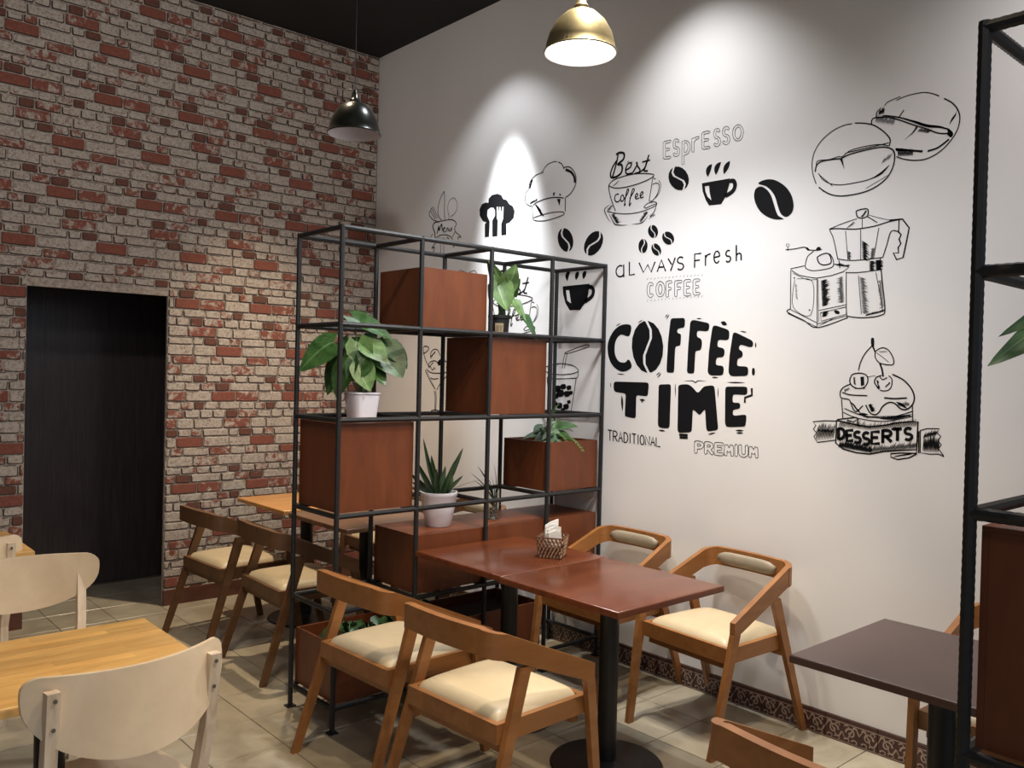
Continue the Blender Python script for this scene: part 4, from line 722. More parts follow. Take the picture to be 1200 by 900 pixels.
'55,0,1:5160,5879 5137,5778 5081,5628 5054,5625 5049,5673 5086,5747 5137,5798;65,0,1:5125,5872 5177,5887 5247,5864 5241,5800 5156,5755 5217,5738 5220,5659 5152,5617 5073,5613;49,0,1:5271,5664 5347,5690 5363,5733 5312,5735 5279,5675 5298,5623 5383,5619;25,1,1:5297,5757 5328,5765;25,1,1:5354,5744 5383,5747;49,0,1:5383,5619 5448,5700 5438,5733 5457,5685 5492,5641 5476,5611 5418,5608;49,0,1:5476,5607 5565,5654 5618,5786;53,0,1:5618,5786 5573,5666 5553,5618 5608,5607;44,0,1:5522,5719 5636,5725;28,0,1:5022,5530 5112,5488 5286,5472 5505,5487 5667,5523 5691,5551 5584,5581 5418,5604 5248,5602 5091,5580 5022,5530;30,0,1:5022,5530 5033,5462 5073,5350 5139,5215;26,0,1:5676,5509 5667,5435 5636,5261;24,0,1:5675,5535 5700,5506 5724,5499;24,0,1:5683,5445 5734,5452 5775,5419 5754,5333 5692,5266 5644,5260;19,0,1:5765,5477 5795,5428 5785,5354 5732,5286;37,0,1:5185,5407 5133,5402 5126,5343 5171,5317 5205,5339;37,0,1:5229,5388 5213,5351 5231,5315 5265,5337 5252,5381 5229,5388;37,0,1:5274,5336 5331,5419 5318,5445 5297,5398 5276,5283 5276,5260 5293,5281;37,0,1:5351,5332 5416,5414 5398,5436 5374,5387 5348,5274 5354,5250 5374,5283;37,0,1:5435,5327 5468,5348 5459,5375 5434,5353 5444,5315 5494,5319;36,0,1:5507,5330 5545,5363 5533,5384 5506,5356 5514,5316 5557,5323;25,0,1:5005,5232 5122,5195 5314,5161 5499,5157 5663,5181 5745,5208 5733,5242;24,0,1:5564,5207 5612,5239 5709,5245 5742,5222 5678,5211 5597,5192 5564,5207;30,1,1:5065,5305 4995,5280 4969,5244 5017,5151 5073,5091;35,1,1:5024,5223 5071,5151 5126,5071 5180,5048 5267,5036 5335,5034;34,1,1:5386,5032 5504,5028 5569,5046 5633,5109;29,1,1:5745,5208 5713,5137 5634,5057;16,1,0:5072,5175 5132,5189;16,1,0:5075,5170 5147,5187;16,1,0:5079,5164 5124,5175;16,1,0:5083,5159 5139,5173;16,1,0:5087,5154 5137,5166;16,1,0:5091,5149 5139,5160;16,1,0:5094,5143 5146,5156;16,1,0:5098,5138 5155,5152;16,1,0:5102,5133 5161,5147;16,1,0:5106,5127 5170,5143;16,1,0:5110,5122 5169,5137;16,1,0:5113,5117 5183,5134;16,1,0:5117,5112 5169,5124;16,1,0:5121,5106 5198,5125;16,1,0:5125,5101 5170,5112;16,1,0:5128,5096 5197,5113;16,1,0:5132,5091 5192,5105;16,1,0:5136,5085 5201,5101;16,1,0:5140,5080 5189,5092;16,1,0:5144,5075 5195,5088;16,1,0:5147,5070 5221,5088;16,1,0:5151,5064 5231,5084;15,1,0:5539,5039 5496,5066;15,1,0:5543,5044 5511,5063;15,1,0:5548,5048 5502,5076;15,1,0:5552,5053 5510,5079;15,1,0:5556,5057 5514,5083;15,1,0:5561,5061 5521,5086;15,1,0:5565,5066 5529,5089;15,1,0:5569,5070 5522,5100;15,1,0:5574,5075 5535,5099;15,1,0:5578,5079 5540,5103;15,1,0:5582,5084 5535,5113;15,1,0:5587,5088 5542,5116;15,1,0:5591,5092 5557,5114;15,1,0:5595,5097 5551,5125;15,1,0:5599,5101 5564,5124;15,1,0:5604,5106 5553,5138;15,1,0:5608,5110 5555,5143;15,1,0:5612,5114 5569,5142;15,1,0:5617,5119 5564,5152;15,1,0:5621,5123 5588,5144;15,1,0:5625,5128 5582,5155;15,1,0:5630,5132 5597,5153;14,1,0:5008,5254 5040,5230;14,1,0:5014,5258 5049,5232;14,1,0:5019,5262 5047,5241;14,1,0:5025,5265 5057,5242;14,1,0:5031,5269 5070,5240;14,1,0:5037,5273 5076,5244;14,1,0:5043,5276 5067,5258;14,1,0:5048,5280 5075,5261;14,1,0:5054,5284 5077,5267;14,1,0:5060,5288 5090,5265;14,1,0:5066,5291 5089,5274;14,1,0:5072,5295 5102,5272;15,1,0:5662,5068 5652,5116;15,1,0:5670,5070 5662,5109;15,1,0:5678,5072 5668,5120;15,1,0:5686,5074 5677,5116;15,1,0:5694,5076 5685,5118;15,1,0:5702,5078 5696,5109;15,1,0:5710,5079 5700,5128;15,1,0:5718,5081 5713,5108;15,1,0:5726,5083 5719,5115;16,1,0:5079,5511 5109,5519;16,1,0:5086,5514 5129,5527;16,1,0:5092,5518 5122,5526;16,1,0:5099,5521 5143,5534;16,1,0:5105,5525 5140,5535;16,1,0:5112,5528 5149,5539;16,1,0:5118,5532 5159,5543;16,1,0:5125,5535 5160,5545;16,1,0:5131,5538 5162,5547;16,1,0:5138,5542 5166,5550;16,1,0:5144,5545 5171,5553;16,1,0:5151,5549 5190,5560'),
'best_coffee_low':('',
'55,0,1:3128,4658 3101,4539 3035,4364 3004,4361 2998,4416 3041,4503 3100,4563;65,0,1:3087,4650 3148,4667 3230,4640 3222,4565 3123,4512 3194,4493 3198,4400 3118,4351 3025,4347;49,0,1:3258,4406 3347,4437 3365,4487 3305,4490 3268,4419 3290,4358 3389,4354;25,1,1:3288,4515 3324,4525;25,1,1:3355,4500 3388,4503;49,0,1:3389,4354 3465,4448 3454,4487 3475,4431 3516,4379 3498,4344 3429,4340;49,0,1:3498,4340 3603,4395 3664,4549;53,0,1:3664,4549 3612,4408 3588,4352 3652,4339;44,0,1:3552,4471 3686,4478;28,0,1:2966,4250 3072,4200 3276,4181 3532,4199 3722,4241 3749,4274 3625,4309 3429,4335 3230,4333 3047,4308 2966,4250;30,0,1:2966,4250 2979,4170 3025,4039 3103,3881;26,0,1:3732,4225 3722,4137 3685,3934;24,0,1:3731,4255 3760,4221 3789,4213;24,0,1:3740,4150 3800,4158 3848,4119 3823,4019 3751,3940 3694,3933;19,0,1:3837,4187 3872,4130 3860,4043 3797,3963;37,0,1:3157,4106 3096,4099 3088,4030 3140,4000 3180,4025;37,0,1:3209,4083 3190,4039 3211,3998 3251,4023 3235,4075 3209,4083;37,0,1:3261,4022 3328,4120 3313,4149 3289,4095 3263,3960 3264,3932 3283,3958;37,0,1:3351,4017 3427,4113 3406,4139 3379,4082 3347,3949 3354,3921 3379,3960;37,0,1:3450,4011 3488,4036 3478,4068 3449,4042 3461,3998 3519,4002;36,0,1:3534,4015 3579,4054 3565,4078 3533,4045 3542,3999 3592,4007;25,0,1:2947,3901 3083,3857 3308,3817 3525,3813 3716,3841 3813,3873 3799,3911;24,0,1:3601,3871 3657,3908 3771,3915 3809,3888 3734,3876 3640,3854 3601,3871;30,1,1:3017,3985 2934,3957 2904,3914 2960,3805 3025,3735;35,1,1:2968,3890 3023,3805 3088,3712 3151,3685 3253,3670 3333,3668;34,1,1:3393,3666 3530,3661 3607,3682 3681,3756;29,1,1:3813,3873 3775,3789 3683,3696;16,1,0:3024,3833 3095,3850;16,1,0:3029,3827 3112,3847;16,1,0:3033,3821 3085,3834;16,1,0:3038,3815 3103,3831;16,1,0:3042,3809 3101,3823;16,1,0:3046,3802 3103,3816;16,1,0:3051,3796 3111,3811;16,1,0:3055,3790 3122,3806;16,1,0:3060,3784 3129,3801;16,1,0:3064,3778 3139,3796;16,1,0:3069,3772 3139,3789;16,1,0:3073,3765 3155,3785;16,1,0:3078,3759 3138,3774;16,1,0:3082,3753 3172,3775;16,1,0:3086,3747 3139,3760;16,1,0:3091,3741 3172,3761;16,1,0:3095,3735 3165,3752;16,1,0:3100,3728 3175,3747;16,1,0:3104,3722 3162,3737;16,1,0:3108,3716 3169,3731;16,1,0:3113,3710 3199,3731;16,1,0:3117,3704 3210,3727;15,1,0:3571,3674 3522,3705;15,1,0:3577,3679 3539,3703;15,1,0:3582,3685 3529,3718;15,1,0:3587,3690 3537,3721;15,1,0:3592,3695 3543,3726;15,1,0:3597,3700 3551,3729;15,1,0:3602,3705 3559,3732;15,1,0:3607,3711 3552,3745;15,1,0:3612,3716 3567,3744;15,1,0:3617,3721 3573,3749;15,1,0:3622,3726 3567,3761;15,1,0:3627,3731 3575,3764;15,1,0:3632,3737 3592,3762;15,1,0:3637,3742 3586,3774;15,1,0:3642,3747 3601,3773;15,1,0:3648,3752 3588,3790;15,1,0:3652,3757 3591,3796;15,1,0:3658,3762 3607,3795;15,1,0:3663,3768 3601,3806;15,1,0:3668,3773 3629,3797;15,1,0:3673,3778 3622,3810;15,1,0:3678,3783 3640,3807;14,1,0:2949,3926 2988,3898;14,1,0:2956,3931 2998,3900;14,1,0:2963,3935 2996,3911;14,1,0:2970,3939 3007,3912;14,1,0:2977,3944 3022,3910;14,1,0:2983,3948 3029,3914;14,1,0:2990,3952 3019,3931;14,1,0:2997,3957 3028,3934;14,1,0:3004,3961 3031,3941;14,1,0:3011,3965 3046,3939;14,1,0:3017,3969 3044,3950;14,1,0:3024,3974 3060,3947;15,1,0:3716,3708 3704,3765;15,1,0:3726,3711 3715,3756;15,1,0:3735,3713 3722,3769;15,1,0:3744,3715 3733,3765;15,1,0:3754,3717 3743,3766;15,1,0:3763,3719 3755,3756;15,1,0:3772,3721 3760,3778;15,1,0:3782,3724 3775,3755;15,1,0:3791,3726 3783,3763;16,1,0:3033,4227 3068,4237;16,1,0:3041,4231 3091,4245;16,1,0:3049,4235 3083,4245;16,1,0:3056,4239 3108,4254;16,1,0:3064,4243 3105,4255;16,1,0:3071,4247 3115,4259;16,1,0:3079,4251 3127,4265;16,1,0:3086,4255 3128,4267;16,1,0:3094,4259 3130,4269;16,1,0:3102,4263 3135,4273;16,1,0:3109,4267 3140,4276;16,1,0:3117,4271 3163,4284'),
'bean_round_small':('0:5988,5592 6037,5584 6087,5560 6129,5523 6160,5477 6176,5429 6173,5384 6154,5348 6119,5326 6121,5332 6138,5381 6114,5423 6052,5458 5990,5494 5965,5536 5982,5586;0:5959,5587 5923,5565 5902,5529 5900,5484 5916,5434 5948,5388 5991,5351 6041,5327 6090,5321 6096,5327 6113,5376 6089,5418 6026,5454 5964,5489 5939,5532 5956,5582',
''),
'bean_large':('1:7026,5251 7081,5276 7170,5272 7251,5237 7340,5166 7399,5077 7422,4984 7411,4922 7370,4885 7327,4887 7283,4925 7251,5000 7220,5089 7173,5160 7113,5212;1:7046,5219 7083,5208 7136,5166 7175,5108 7207,5025 7231,4957 7262,4901 7320,4862 7226,4870 7145,4903 7069,4958 7014,5031 6982,5122 6990,5187 7012,5212',
''),
'bean_pair_left':('0:4297,5112 4347,5098 4394,5066 4433,5021 4458,4968 4467,4915 4458,4867 4433,4832 4394,4813 4397,4818 4416,4868 4398,4916 4344,4962 4290,5009 4272,5057 4292,5107;0:4265,5111 4225,5093 4199,5058 4190,5009 4199,4955 4225,4902 4265,4856 4313,4825 4363,4811 4368,4817 4387,4867 4369,4915 4315,4961 4261,5007 4242,5056 4262,5106',
''),
'bean_pair_right':('0:4915,4994 4946,4960 4959,4915 4952,4864 4926,4814 4884,4772 4832,4742 4776,4729 4723,4735 4719,4743 4716,4801 4750,4842 4818,4866 4884,4891 4917,4931 4915,4988;0:4886,5009 4834,5015 4778,5004 4725,4975 4682,4932 4655,4881 4647,4829 4661,4783 4693,4749 4693,4755 4691,4813 4725,4854 4792,4879 4859,4903 4893,4943 4890,5001',
''),
'cluster_0':('0:5694,4991 5721,4984 5745,4968 5764,4945 5775,4919 5777,4892 5770,4869 5754,4851 5732,4842 5732,4845 5742,4869 5735,4893 5711,4917 5687,4940 5680,4964 5690,4989;0:5677,4991 5655,4982 5639,4965 5631,4941 5633,4914 5645,4888 5664,4865 5688,4849 5715,4842 5718,4844 5729,4869 5722,4893 5698,4916 5674,4940 5666,4964 5677,4988',
''),
'cluster_1':('0:5877,4894 5906,4895 5936,4886 5964,4869 5985,4845 5998,4819 6001,4793 5993,4770 5975,4754 5973,4756 5973,4784 5957,4806 5924,4823 5890,4839 5873,4861 5873,4890;0:5860,4888 5842,4872 5834,4849 5836,4822 5850,4796 5872,4772 5900,4755 5930,4747 5959,4748 5962,4752 5962,4780 5945,4802 5912,4818 5879,4835 5862,4857 5862,4885',
''),
'cluster_2':('0:5577,4846 5599,4834 5617,4814 5629,4787 5632,4758 5627,4730 5614,4706 5594,4691 5571,4685 5568,4688 5553,4716 5555,4742 5573,4766 5591,4789 5593,4815 5578,4843;0:5561,4849 5537,4843 5518,4828 5504,4804 5499,4776 5502,4746 5514,4719 5532,4699 5555,4687 5554,4690 5539,4718 5541,4744 5559,4768 5577,4791 5579,4817 5564,4845',
''),
'cluster_3':('0:5723,4781 5748,4779 5773,4768 5797,4749 5815,4726 5826,4700 5828,4676 5820,4656 5805,4643 5805,4645 5805,4671 5791,4693 5763,4711 5736,4729 5721,4751 5722,4777;0:5709,4777 5694,4764 5686,4744 5688,4719 5699,4693 5718,4670 5741,4651 5767,4641 5791,4639 5793,4642 5793,4668 5779,4690 5751,4708 5723,4726 5709,4748 5709,4774',
''),
'cup_upper':('0:6345,5357 6693,5355 6694,5317 6651,5179 6594,5103 6445,5108 6401,5170 6358,5269|6383,5320 6438,5316 6447,5245 6472,5160 6422,5205 6394,5264',
'114,0,1:6694,5326 6738,5319 6756,5276 6741,5230 6704,5203 6642,5180;152,1,1:6466,5537 6426,5489 6418,5416;151,1,1:6577,5540 6530,5494 6520,5420;150,1,1:6685,5533 6645,5480 6618,5413'),
'cup_lower':('0:4302,4389 4757,4394 4737,4272 4718,4182 4657,4134 4611,4083 4434,4088 4359,4175 4312,4295|4360,4339 4415,4336 4454,4171 4387,4209',
'123,0,1:4734,4352 4790,4349 4822,4301 4794,4235 4687,4179;158,1,1:4424,4564 4376,4525 4379,4450;156,1,1:4569,4553 4542,4513 4528,4454;154,1,1:4696,4548 4666,4516 4652,4455'),
'iced_drink':('1:4198,3142 4294,3156 4307,3096 4222,3078;1:4305,3165 4388,3177 4399,3125 4325,3110;1:4411,3153 4481,3164 4490,3119 4428,3106;1:4244,3088 4351,3104 4366,3036 4271,3016;1:4371,3080 4459,3093 4471,3037 4393,3021;1:4175,3043 4259,3056 4270,3003 4196,2987;1:4453,3088 4511,3097 4518,3060 4467,3049;1:4243,2929 4333,2943 4345,2887 4265,2869;1:4363,2920 4446,2934 4456,2882 4384,2866;1:4165,2946 4243,2958 4254,2909 4184,2894;1:4322,2872 4381,2882 4389,2845 4336,2833;1:4427,2974 4480,2982 4487,2949 4440,2938',
'26,0,1:4364,3561 4563,3623 4736,3661 4768,3638 4580,3589 4397,3552 4364,3561;26,0,1:4371,3554 4347,3484 4331,3373;26,0,1:4410,3552 4387,3472 4367,3369;30,0,1:4039,3387 4141,3414 4309,3430 4506,3408 4605,3354 4542,3316 4347,3294 4145,3300 4041,3327;26,0,1:4605,3354 4595,3266 4512,3253 4249,3240 4061,3255;26,0,1:4570,3254 4544,3079 4494,2822;27,0,1:4061,3255 4092,3064 4145,2828 4331,2809 4494,2822'),
'ice_cream_glass':('1:1740,3414 1777,3460 1839,3476 1854,3423 1805,3384',
'35,0,1:1583,3483 1567,3544 1604,3598 1681,3624 1759,3598 1799,3529;35,0,1:1522,3358 1546,3421 1649,3452 1740,3430 1780,3376;35,0,1:1471,3327 1578,3279 1733,3269 1935,3280 2082,3319;35,0,1:1445,3311 1556,3173 1704,3030;34,0,1:2106,3335 2010,3258 1840,3134 1742,3024;34,0,1:1712,3008 1734,2916 1729,2717;35,0,1:1679,3007 1708,2915 1703,2716;35,0,1:1581,3197 1659,3183 1774,3193;35,0,1:1574,3367 1628,3313 1666,3352 1692,3322;35,0,1:1382,3576 1467,3436 1548,3359;35,0,1:1409,3560 1379,3638 1431,3669 1524,3645 1474,3591 1409,3560;35,0,1:1613,2711 1715,2728 1830,2719;34,0,1:1803,3422 1903,3453 1979,3424 1957,3348;25,1,0:1586,3532 1576,3502;25,1,0:1597,3539 1581,3493;25,1,0:1607,3546 1594,3508;25,1,0:1617,3553 1602,3508;25,1,0:1628,3560 1610,3509;25,1,0:1638,3567 1624,3526;25,1,0:1648,3574 1635,3534;25,1,0:1658,3581 1648,3551;25,1,0:1669,3588 1657,3554;25,1,0:1679,3595 1666,3555;25,1,0:1689,3602 1675,3558;25,1,0:1553,3378 1532,3334;25,1,0:1565,3386 1542,3340;25,1,0:1576,3394 1555,3350;25,1,0:1587,3402 1570,3365;25,1,0:1599,3409 1584,3379;25,1,0:1610,3417 1597,3392;25,1,0:1621,3425 1604,3391;25,1,0:1632,3433 1616,3399;25,1,0:1643,3440 1626,3404;20,1,0:1478,3303 1495,3284;20,1,0:1492,3287 1516,3260;20,1,0:1506,3270 1530,3244;20,1,0:1520,3254 1538,3233;20,1,0:1533,3238 1552,3217;20,1,0:1547,3222 1567,3200;20,1,0:1561,3205 1583,3180;20,1,0:1575,3189 1595,3167;20,1,0:1588,3173 1606,3153;20,1,0:1602,3157 1623,3133;20,1,0:1615,3141 1634,3120;20,1,0:1629,3125 1658,3093;20,1,0:1643,3109 1672,3076;20,1,0:1656,3093 1673,3074;20,1,0:1670,3077 1696,3048;20,1,0:1683,3061 1707,3034'),
'menu':('',
'31,0,1:1818,5921 1753,5870 1690,5757 1671,5651 1697,5566 1767,5504;31,0,1:1818,5921 1830,5765 1829,5631 1845,5495;19,0,1:1931,5565 1905,5675 1945,5763 2042,5796 2109,5741 2133,5658 2083,5572 1976,5532;22,0,1:1919,5593 1942,5550 1934,5484;32,0,1:1531,5730 1453,5637 1549,5543 1642,5512;25,0,1:1554,5727 1675,5555;25,0,1:1520,5704 1641,5546;25,0,1:1487,5674 1607,5543;31,0,1:1711,5494 1845,5495 1977,5492 2076,5461 2121,5409 2080,5361 2093,5307 2031,5234;50,0,1:1711,5494 1597,5490 1554,5433 1603,5346 1618,5263;31,0,1:1640,5261 1741,5291 1875,5283 1987,5245 2043,5199;50,0,1:1661,5320 1702,5430 1711,5362 1769,5450 1788,5346;37,0,1:1817,5364 1850,5380 1833,5395 1810,5364 1829,5329 1873,5333;37,0,1:1885,5329 1898,5375 1927,5365 1929,5324;37,0,1:1960,5374 1957,5332 1994,5331 2008,5376 2016,5328;28,0,1:2093,5307 2235,5215 2161,5220 2173,5180;28,0,1:1558,5331 1490,5276;38,0,1:1632,5193 1543,5120 1611,5127 1579,5062;25,0,1:1742,5264 1762,5032;25,0,1:1821,5256 1841,5012;31,0,1:1899,5247 1955,5215;31,0,1:2045,5153 2069,5084 2100,5134'),
'small_hat':('',
'18,0,1:2053,4593 2110,4687 2246,4738 2403,4690 2554,4715 2633,4614 2485,4541 2413,4426;18,0,1:2094,4565 2179,4439'),
'cutlery_hat':('0:2764,5158 2758,5336 2793,5358 2712,5386 2645,5464 2636,5555 2684,5619 2773,5632 2822,5619 2830,5675 2897,5716 3013,5719 3090,5689 3140,5626 3206,5605 3264,5542 3330,5509 3370,5437 3354,5353 3273,5302 3208,5291 3214,5142 3110,5147 3104,5297 3140,5367 3143,5527 3115,5531 3108,5470 3089,5472 3082,5535 3061,5538 3060,5476 3045,5478 3035,5541 3000,5546 3009,5395 3030,5355 3030,5143 2924,5150 2916,5368 2970,5425 2967,5500 2933,5542 2874,5552 2810,5526 2805,5445 2861,5362 2855,5155',
''),
'chef_hat':('0:4160,5490 4225,5481 4211,5396;0:4090,5577 4123,5581 4114,5539 4087,5540',
'27,0,1:3890,5853 3911,5904 3988,5954 4099,5966 4143,5954;32,0,1:4165,5950 4232,5913 4273,5845;32,0,1:4272,5865 4362,5856 4439,5796 4484,5706 4472,5610 4395,5523 4311,5489;79,0,1:4299,5833 4397,5787 4452,5718 4465,5648;27,0,1:3878,5862 3764,5849 3684,5806 3640,5749 3635,5686;28,0,1:3630,5687 3573,5631 3576,5534 3638,5478 3708,5461;33,0,1:3720,5460 3777,5492 3936,5517 4115,5516 4279,5486;28,0,1:3709,5453 3726,5292;32,0,1:4307,5482 4313,5314;28,0,1:3726,5292 3785,5262 3946,5243 4124,5253 4265,5274 4297,5293 4253,5318 4077,5331 3875,5322 3737,5304;22,0,1:3890,5853 3866,5888;31,1,0:3756,5477 3811,5447;31,1,0:3759,5472 3808,5446;31,1,0:3763,5468 3829,5432;31,1,0:3766,5463 3843,5422;31,1,0:3770,5459 3834,5425;31,1,0:3773,5455 3840,5419;31,1,0:3777,5450 3825,5424;31,1,0:3780,5446 3847,5410;31,1,0:3783,5441 3869,5396;31,1,0:3787,5437 3868,5394;31,1,0:3790,5433 3867,5392;31,1,0:3794,5428 3846,5401;31,1,0:3797,5424 3880,5380;31,1,0:3800,5420 3882,5376;31,1,0:3804,5415 3858,5386;31,1,0:3807,5411 3880,5372;31,1,0:3811,5406 3859,5381;31,1,0:3814,5402 3866,5374;31,1,0:3817,5398 3877,5366;31,1,0:3821,5393 3875,5365;31,1,0:3824,5389 3902,5348;31,1,0:3827,5385 3907,5342;31,1,0:3831,5380 3892,5348;31,1,0:3834,5376 3894,5344;31,1,0:3838,5371 3889,5344;31,1,0:3841,5367 3892,5340;31,1,0:3844,5363 3920,5323;31,1,0:3848,5358 3919,5321;31,1,0:3851,5354 3901,5328;31,1,0:3854,5350 3921,5315;31,1,0:3858,5345 3921,5312;31,1,0:3861,5341 3942,5298;35,1,0:3666,5692 3644,5707;35,1,0:3669,5698 3637,5718;35,1,0:3671,5703 3647,5719;35,1,0:3673,5709 3645,5727;35,1,0:3675,5715 3656,5727;35,1,0:3678,5720 3643,5742;35,1,0:3680,5726 3646,5748;35,1,0:3682,5731 3662,5744;35,1,0:3684,5737 3649,5759;35,1,0:3687,5742 3665,5756;35,1,0:3689,5748 3665,5763;35,1,0:3691,5753 3662,5772;35,1,0:3694,5759 3659,5781;35,1,0:3696,5764 3662,5786;35,1,0:3698,5770 3679,5782;35,1,0:3700,5775 3672,5793;35,1,0:3703,5781 3674,5799;35,1,0:3705,5786 3677,5804;35,1,0:3707,5792 3675,5813;27,1,0:3665,5484 3679,5520;27,1,0:3673,5486 3683,5512;27,1,0:3681,5488 3696,5524;27,1,0:3689,5490 3705,5529;27,1,0:3697,5492 3713,5531;27,1,0:3705,5494 3717,5523;26,1,0:3713,5496 3726,5528;26,1,0:3721,5498 3735,5533;26,1,0:3729,5500 3742,5533;26,1,0:3737,5502 3750,5536;26,1,0:3744,5503 3753,5526;26,1,0:3752,5505 3763,5532;26,1,0:3760,5507 3769,5530;26,1,0:3768,5509 3783,5546;26,1,0:3776,5511 3787,5539;26,1,0:3784,5513 3797,5546;64,1,1:4201,5550 4228,5523;38,1,1:3775,5547 3799,5512'),
'bean_outline_front':('',
'20,0,1:7986,5653 7906,5654 7799,5624 7691,5554 7624,5462 7602,5361 7614,5254 7650,5154;27,0,1:8015,5654 8104,5633 8194,5596 8284,5522 8342,5444 8335,5384;32,0,1:7637,5270 7649,5327 7697,5358 7807,5358 7882,5352;20,0,1:7645,5327 7662,5370 7780,5363 7861,5375 7902,5368 7980,5411 8123,5423 8250,5415 8331,5387;30,0,1:7902,5355 7968,5375 8111,5388 8250,5390 8332,5370 8376,5334 8387,5277 8374,5194 8321,5105 8211,5036 8084,5006 7926,5003 7818,5026 7734,5073 7677,5120;20,0,1:7670,5252 7716,5186 7801,5132 7910,5108 8055,5109 8158,5118 8258,5152 8340,5215;54,1,1:8183,5120 8270,5156 8340,5215;63,2,0:7889,5357 7925,5253;16,1,0:7919,5391 7977,5401;16,1,0:7929,5392 7995,5403;16,1,0:7939,5392 8008,5404;16,1,0:7948,5393 7989,5400;16,1,0:7958,5393 8008,5402;16,1,0:7968,5394 8039,5406;16,1,0:7977,5394 8034,5404;16,1,0:7987,5394 8037,5403;16,1,0:7997,5395 8054,5405;16,1,0:8006,5395 8053,5403;16,1,0:8016,5396 8082,5407;16,1,0:8025,5396 8076,5405;16,1,0:8035,5397 8092,5407;16,1,0:8044,5397 8084,5404;16,1,0:8054,5398 8115,5408;16,1,0:8063,5398 8109,5406;16,1,0:8073,5398 8142,5410;16,1,0:8082,5399 8133,5408;15,1,0:8092,5399 8155,5410;15,1,0:8101,5400 8165,5411;15,1,0:8111,5400 8177,5412;15,1,0:8120,5401 8162,5408;15,1,0:8129,5401 8178,5410;15,1,0:8139,5402 8192,5411;15,1,0:8148,5402 8208,5412;15,1,0:8157,5402 8204,5411;15,1,0:8167,5403 8227,5413;15,1,0:8176,5403 8235,5414;15,1,0:8185,5404 8229,5411;15,1,0:8195,5404 8243,5413;15,1,0:8204,5405 8270,5416;15,1,0:8213,5405 8254,5412;15,1,0:8222,5405 8283,5416;15,1,0:8231,5406 8271,5413;15,1,0:8241,5406 8301,5417;15,1,0:8250,5407 8310,5417;15,1,0:8259,5407 8309,5416;15,1,0:8268,5408 8336,5420;15,1,0:8277,5408 8329,5417;15,1,0:8286,5408 8329,5416;15,1,0:8295,5409 8343,5417;14,1,0:8128,5039 8179,5059;14,1,0:8139,5044 8174,5058;14,1,0:8151,5049 8183,5062;14,1,0:8163,5055 8202,5070;14,1,0:8175,5060 8212,5074;14,1,0:8187,5065 8230,5082;14,1,0:8198,5070 8236,5085;14,1,0:8210,5076 8247,5090;14,1,0:8222,5081 8254,5094;14,1,0:8233,5086 8269,5100;14,1,0:8245,5091 8297,5112;14,1,0:8257,5096 8293,5111;14,1,0:8268,5101 8315,5120;14,1,0:8280,5107 8330,5127;14,1,0:8291,5112 8340,5131;14,1,0:8303,5117 8337,5130;15,1,0:7678,5240 7711,5205;14,1,0:7688,5231 7728,5188;14,1,0:7698,5221 7739,5178;14,1,0:7708,5212 7737,5181;14,1,0:7719,5202 7754,5164;14,1,0:7729,5193 7761,5158;14,1,0:7739,5184 7782,5138;14,1,0:7749,5174 7780,5141;14,1,0:7759,5165 7788,5134;14,1,0:7769,5156 7818,5104;14,1,0:7779,5147 7819,5104;14,1,0:7789,5137 7818,5106;9,1,0:8271,5238 8295,5287;9,1,0:8278,5241 8306,5298;9,1,0:8286,5245 8308,5290;9,1,0:8293,5248 8313,5289;9,1,0:8300,5251 8332,5316;9,1,0:8307,5254 8337,5315;9,1,0:8315,5258 8344,5317;9,1,0:8322,5261 8350,5318;9,1,0:8329,5264 8349,5304;9,1,0:8336,5267 8361,5318;9,1,0:8343,5271 8378,5340'),
'bean_outline_back':('0:8827,5445 8867,5403 8860,5367 8828,5393;0:8390,5356 8448,5345 8545,5304 8449,5317 8398,5330',
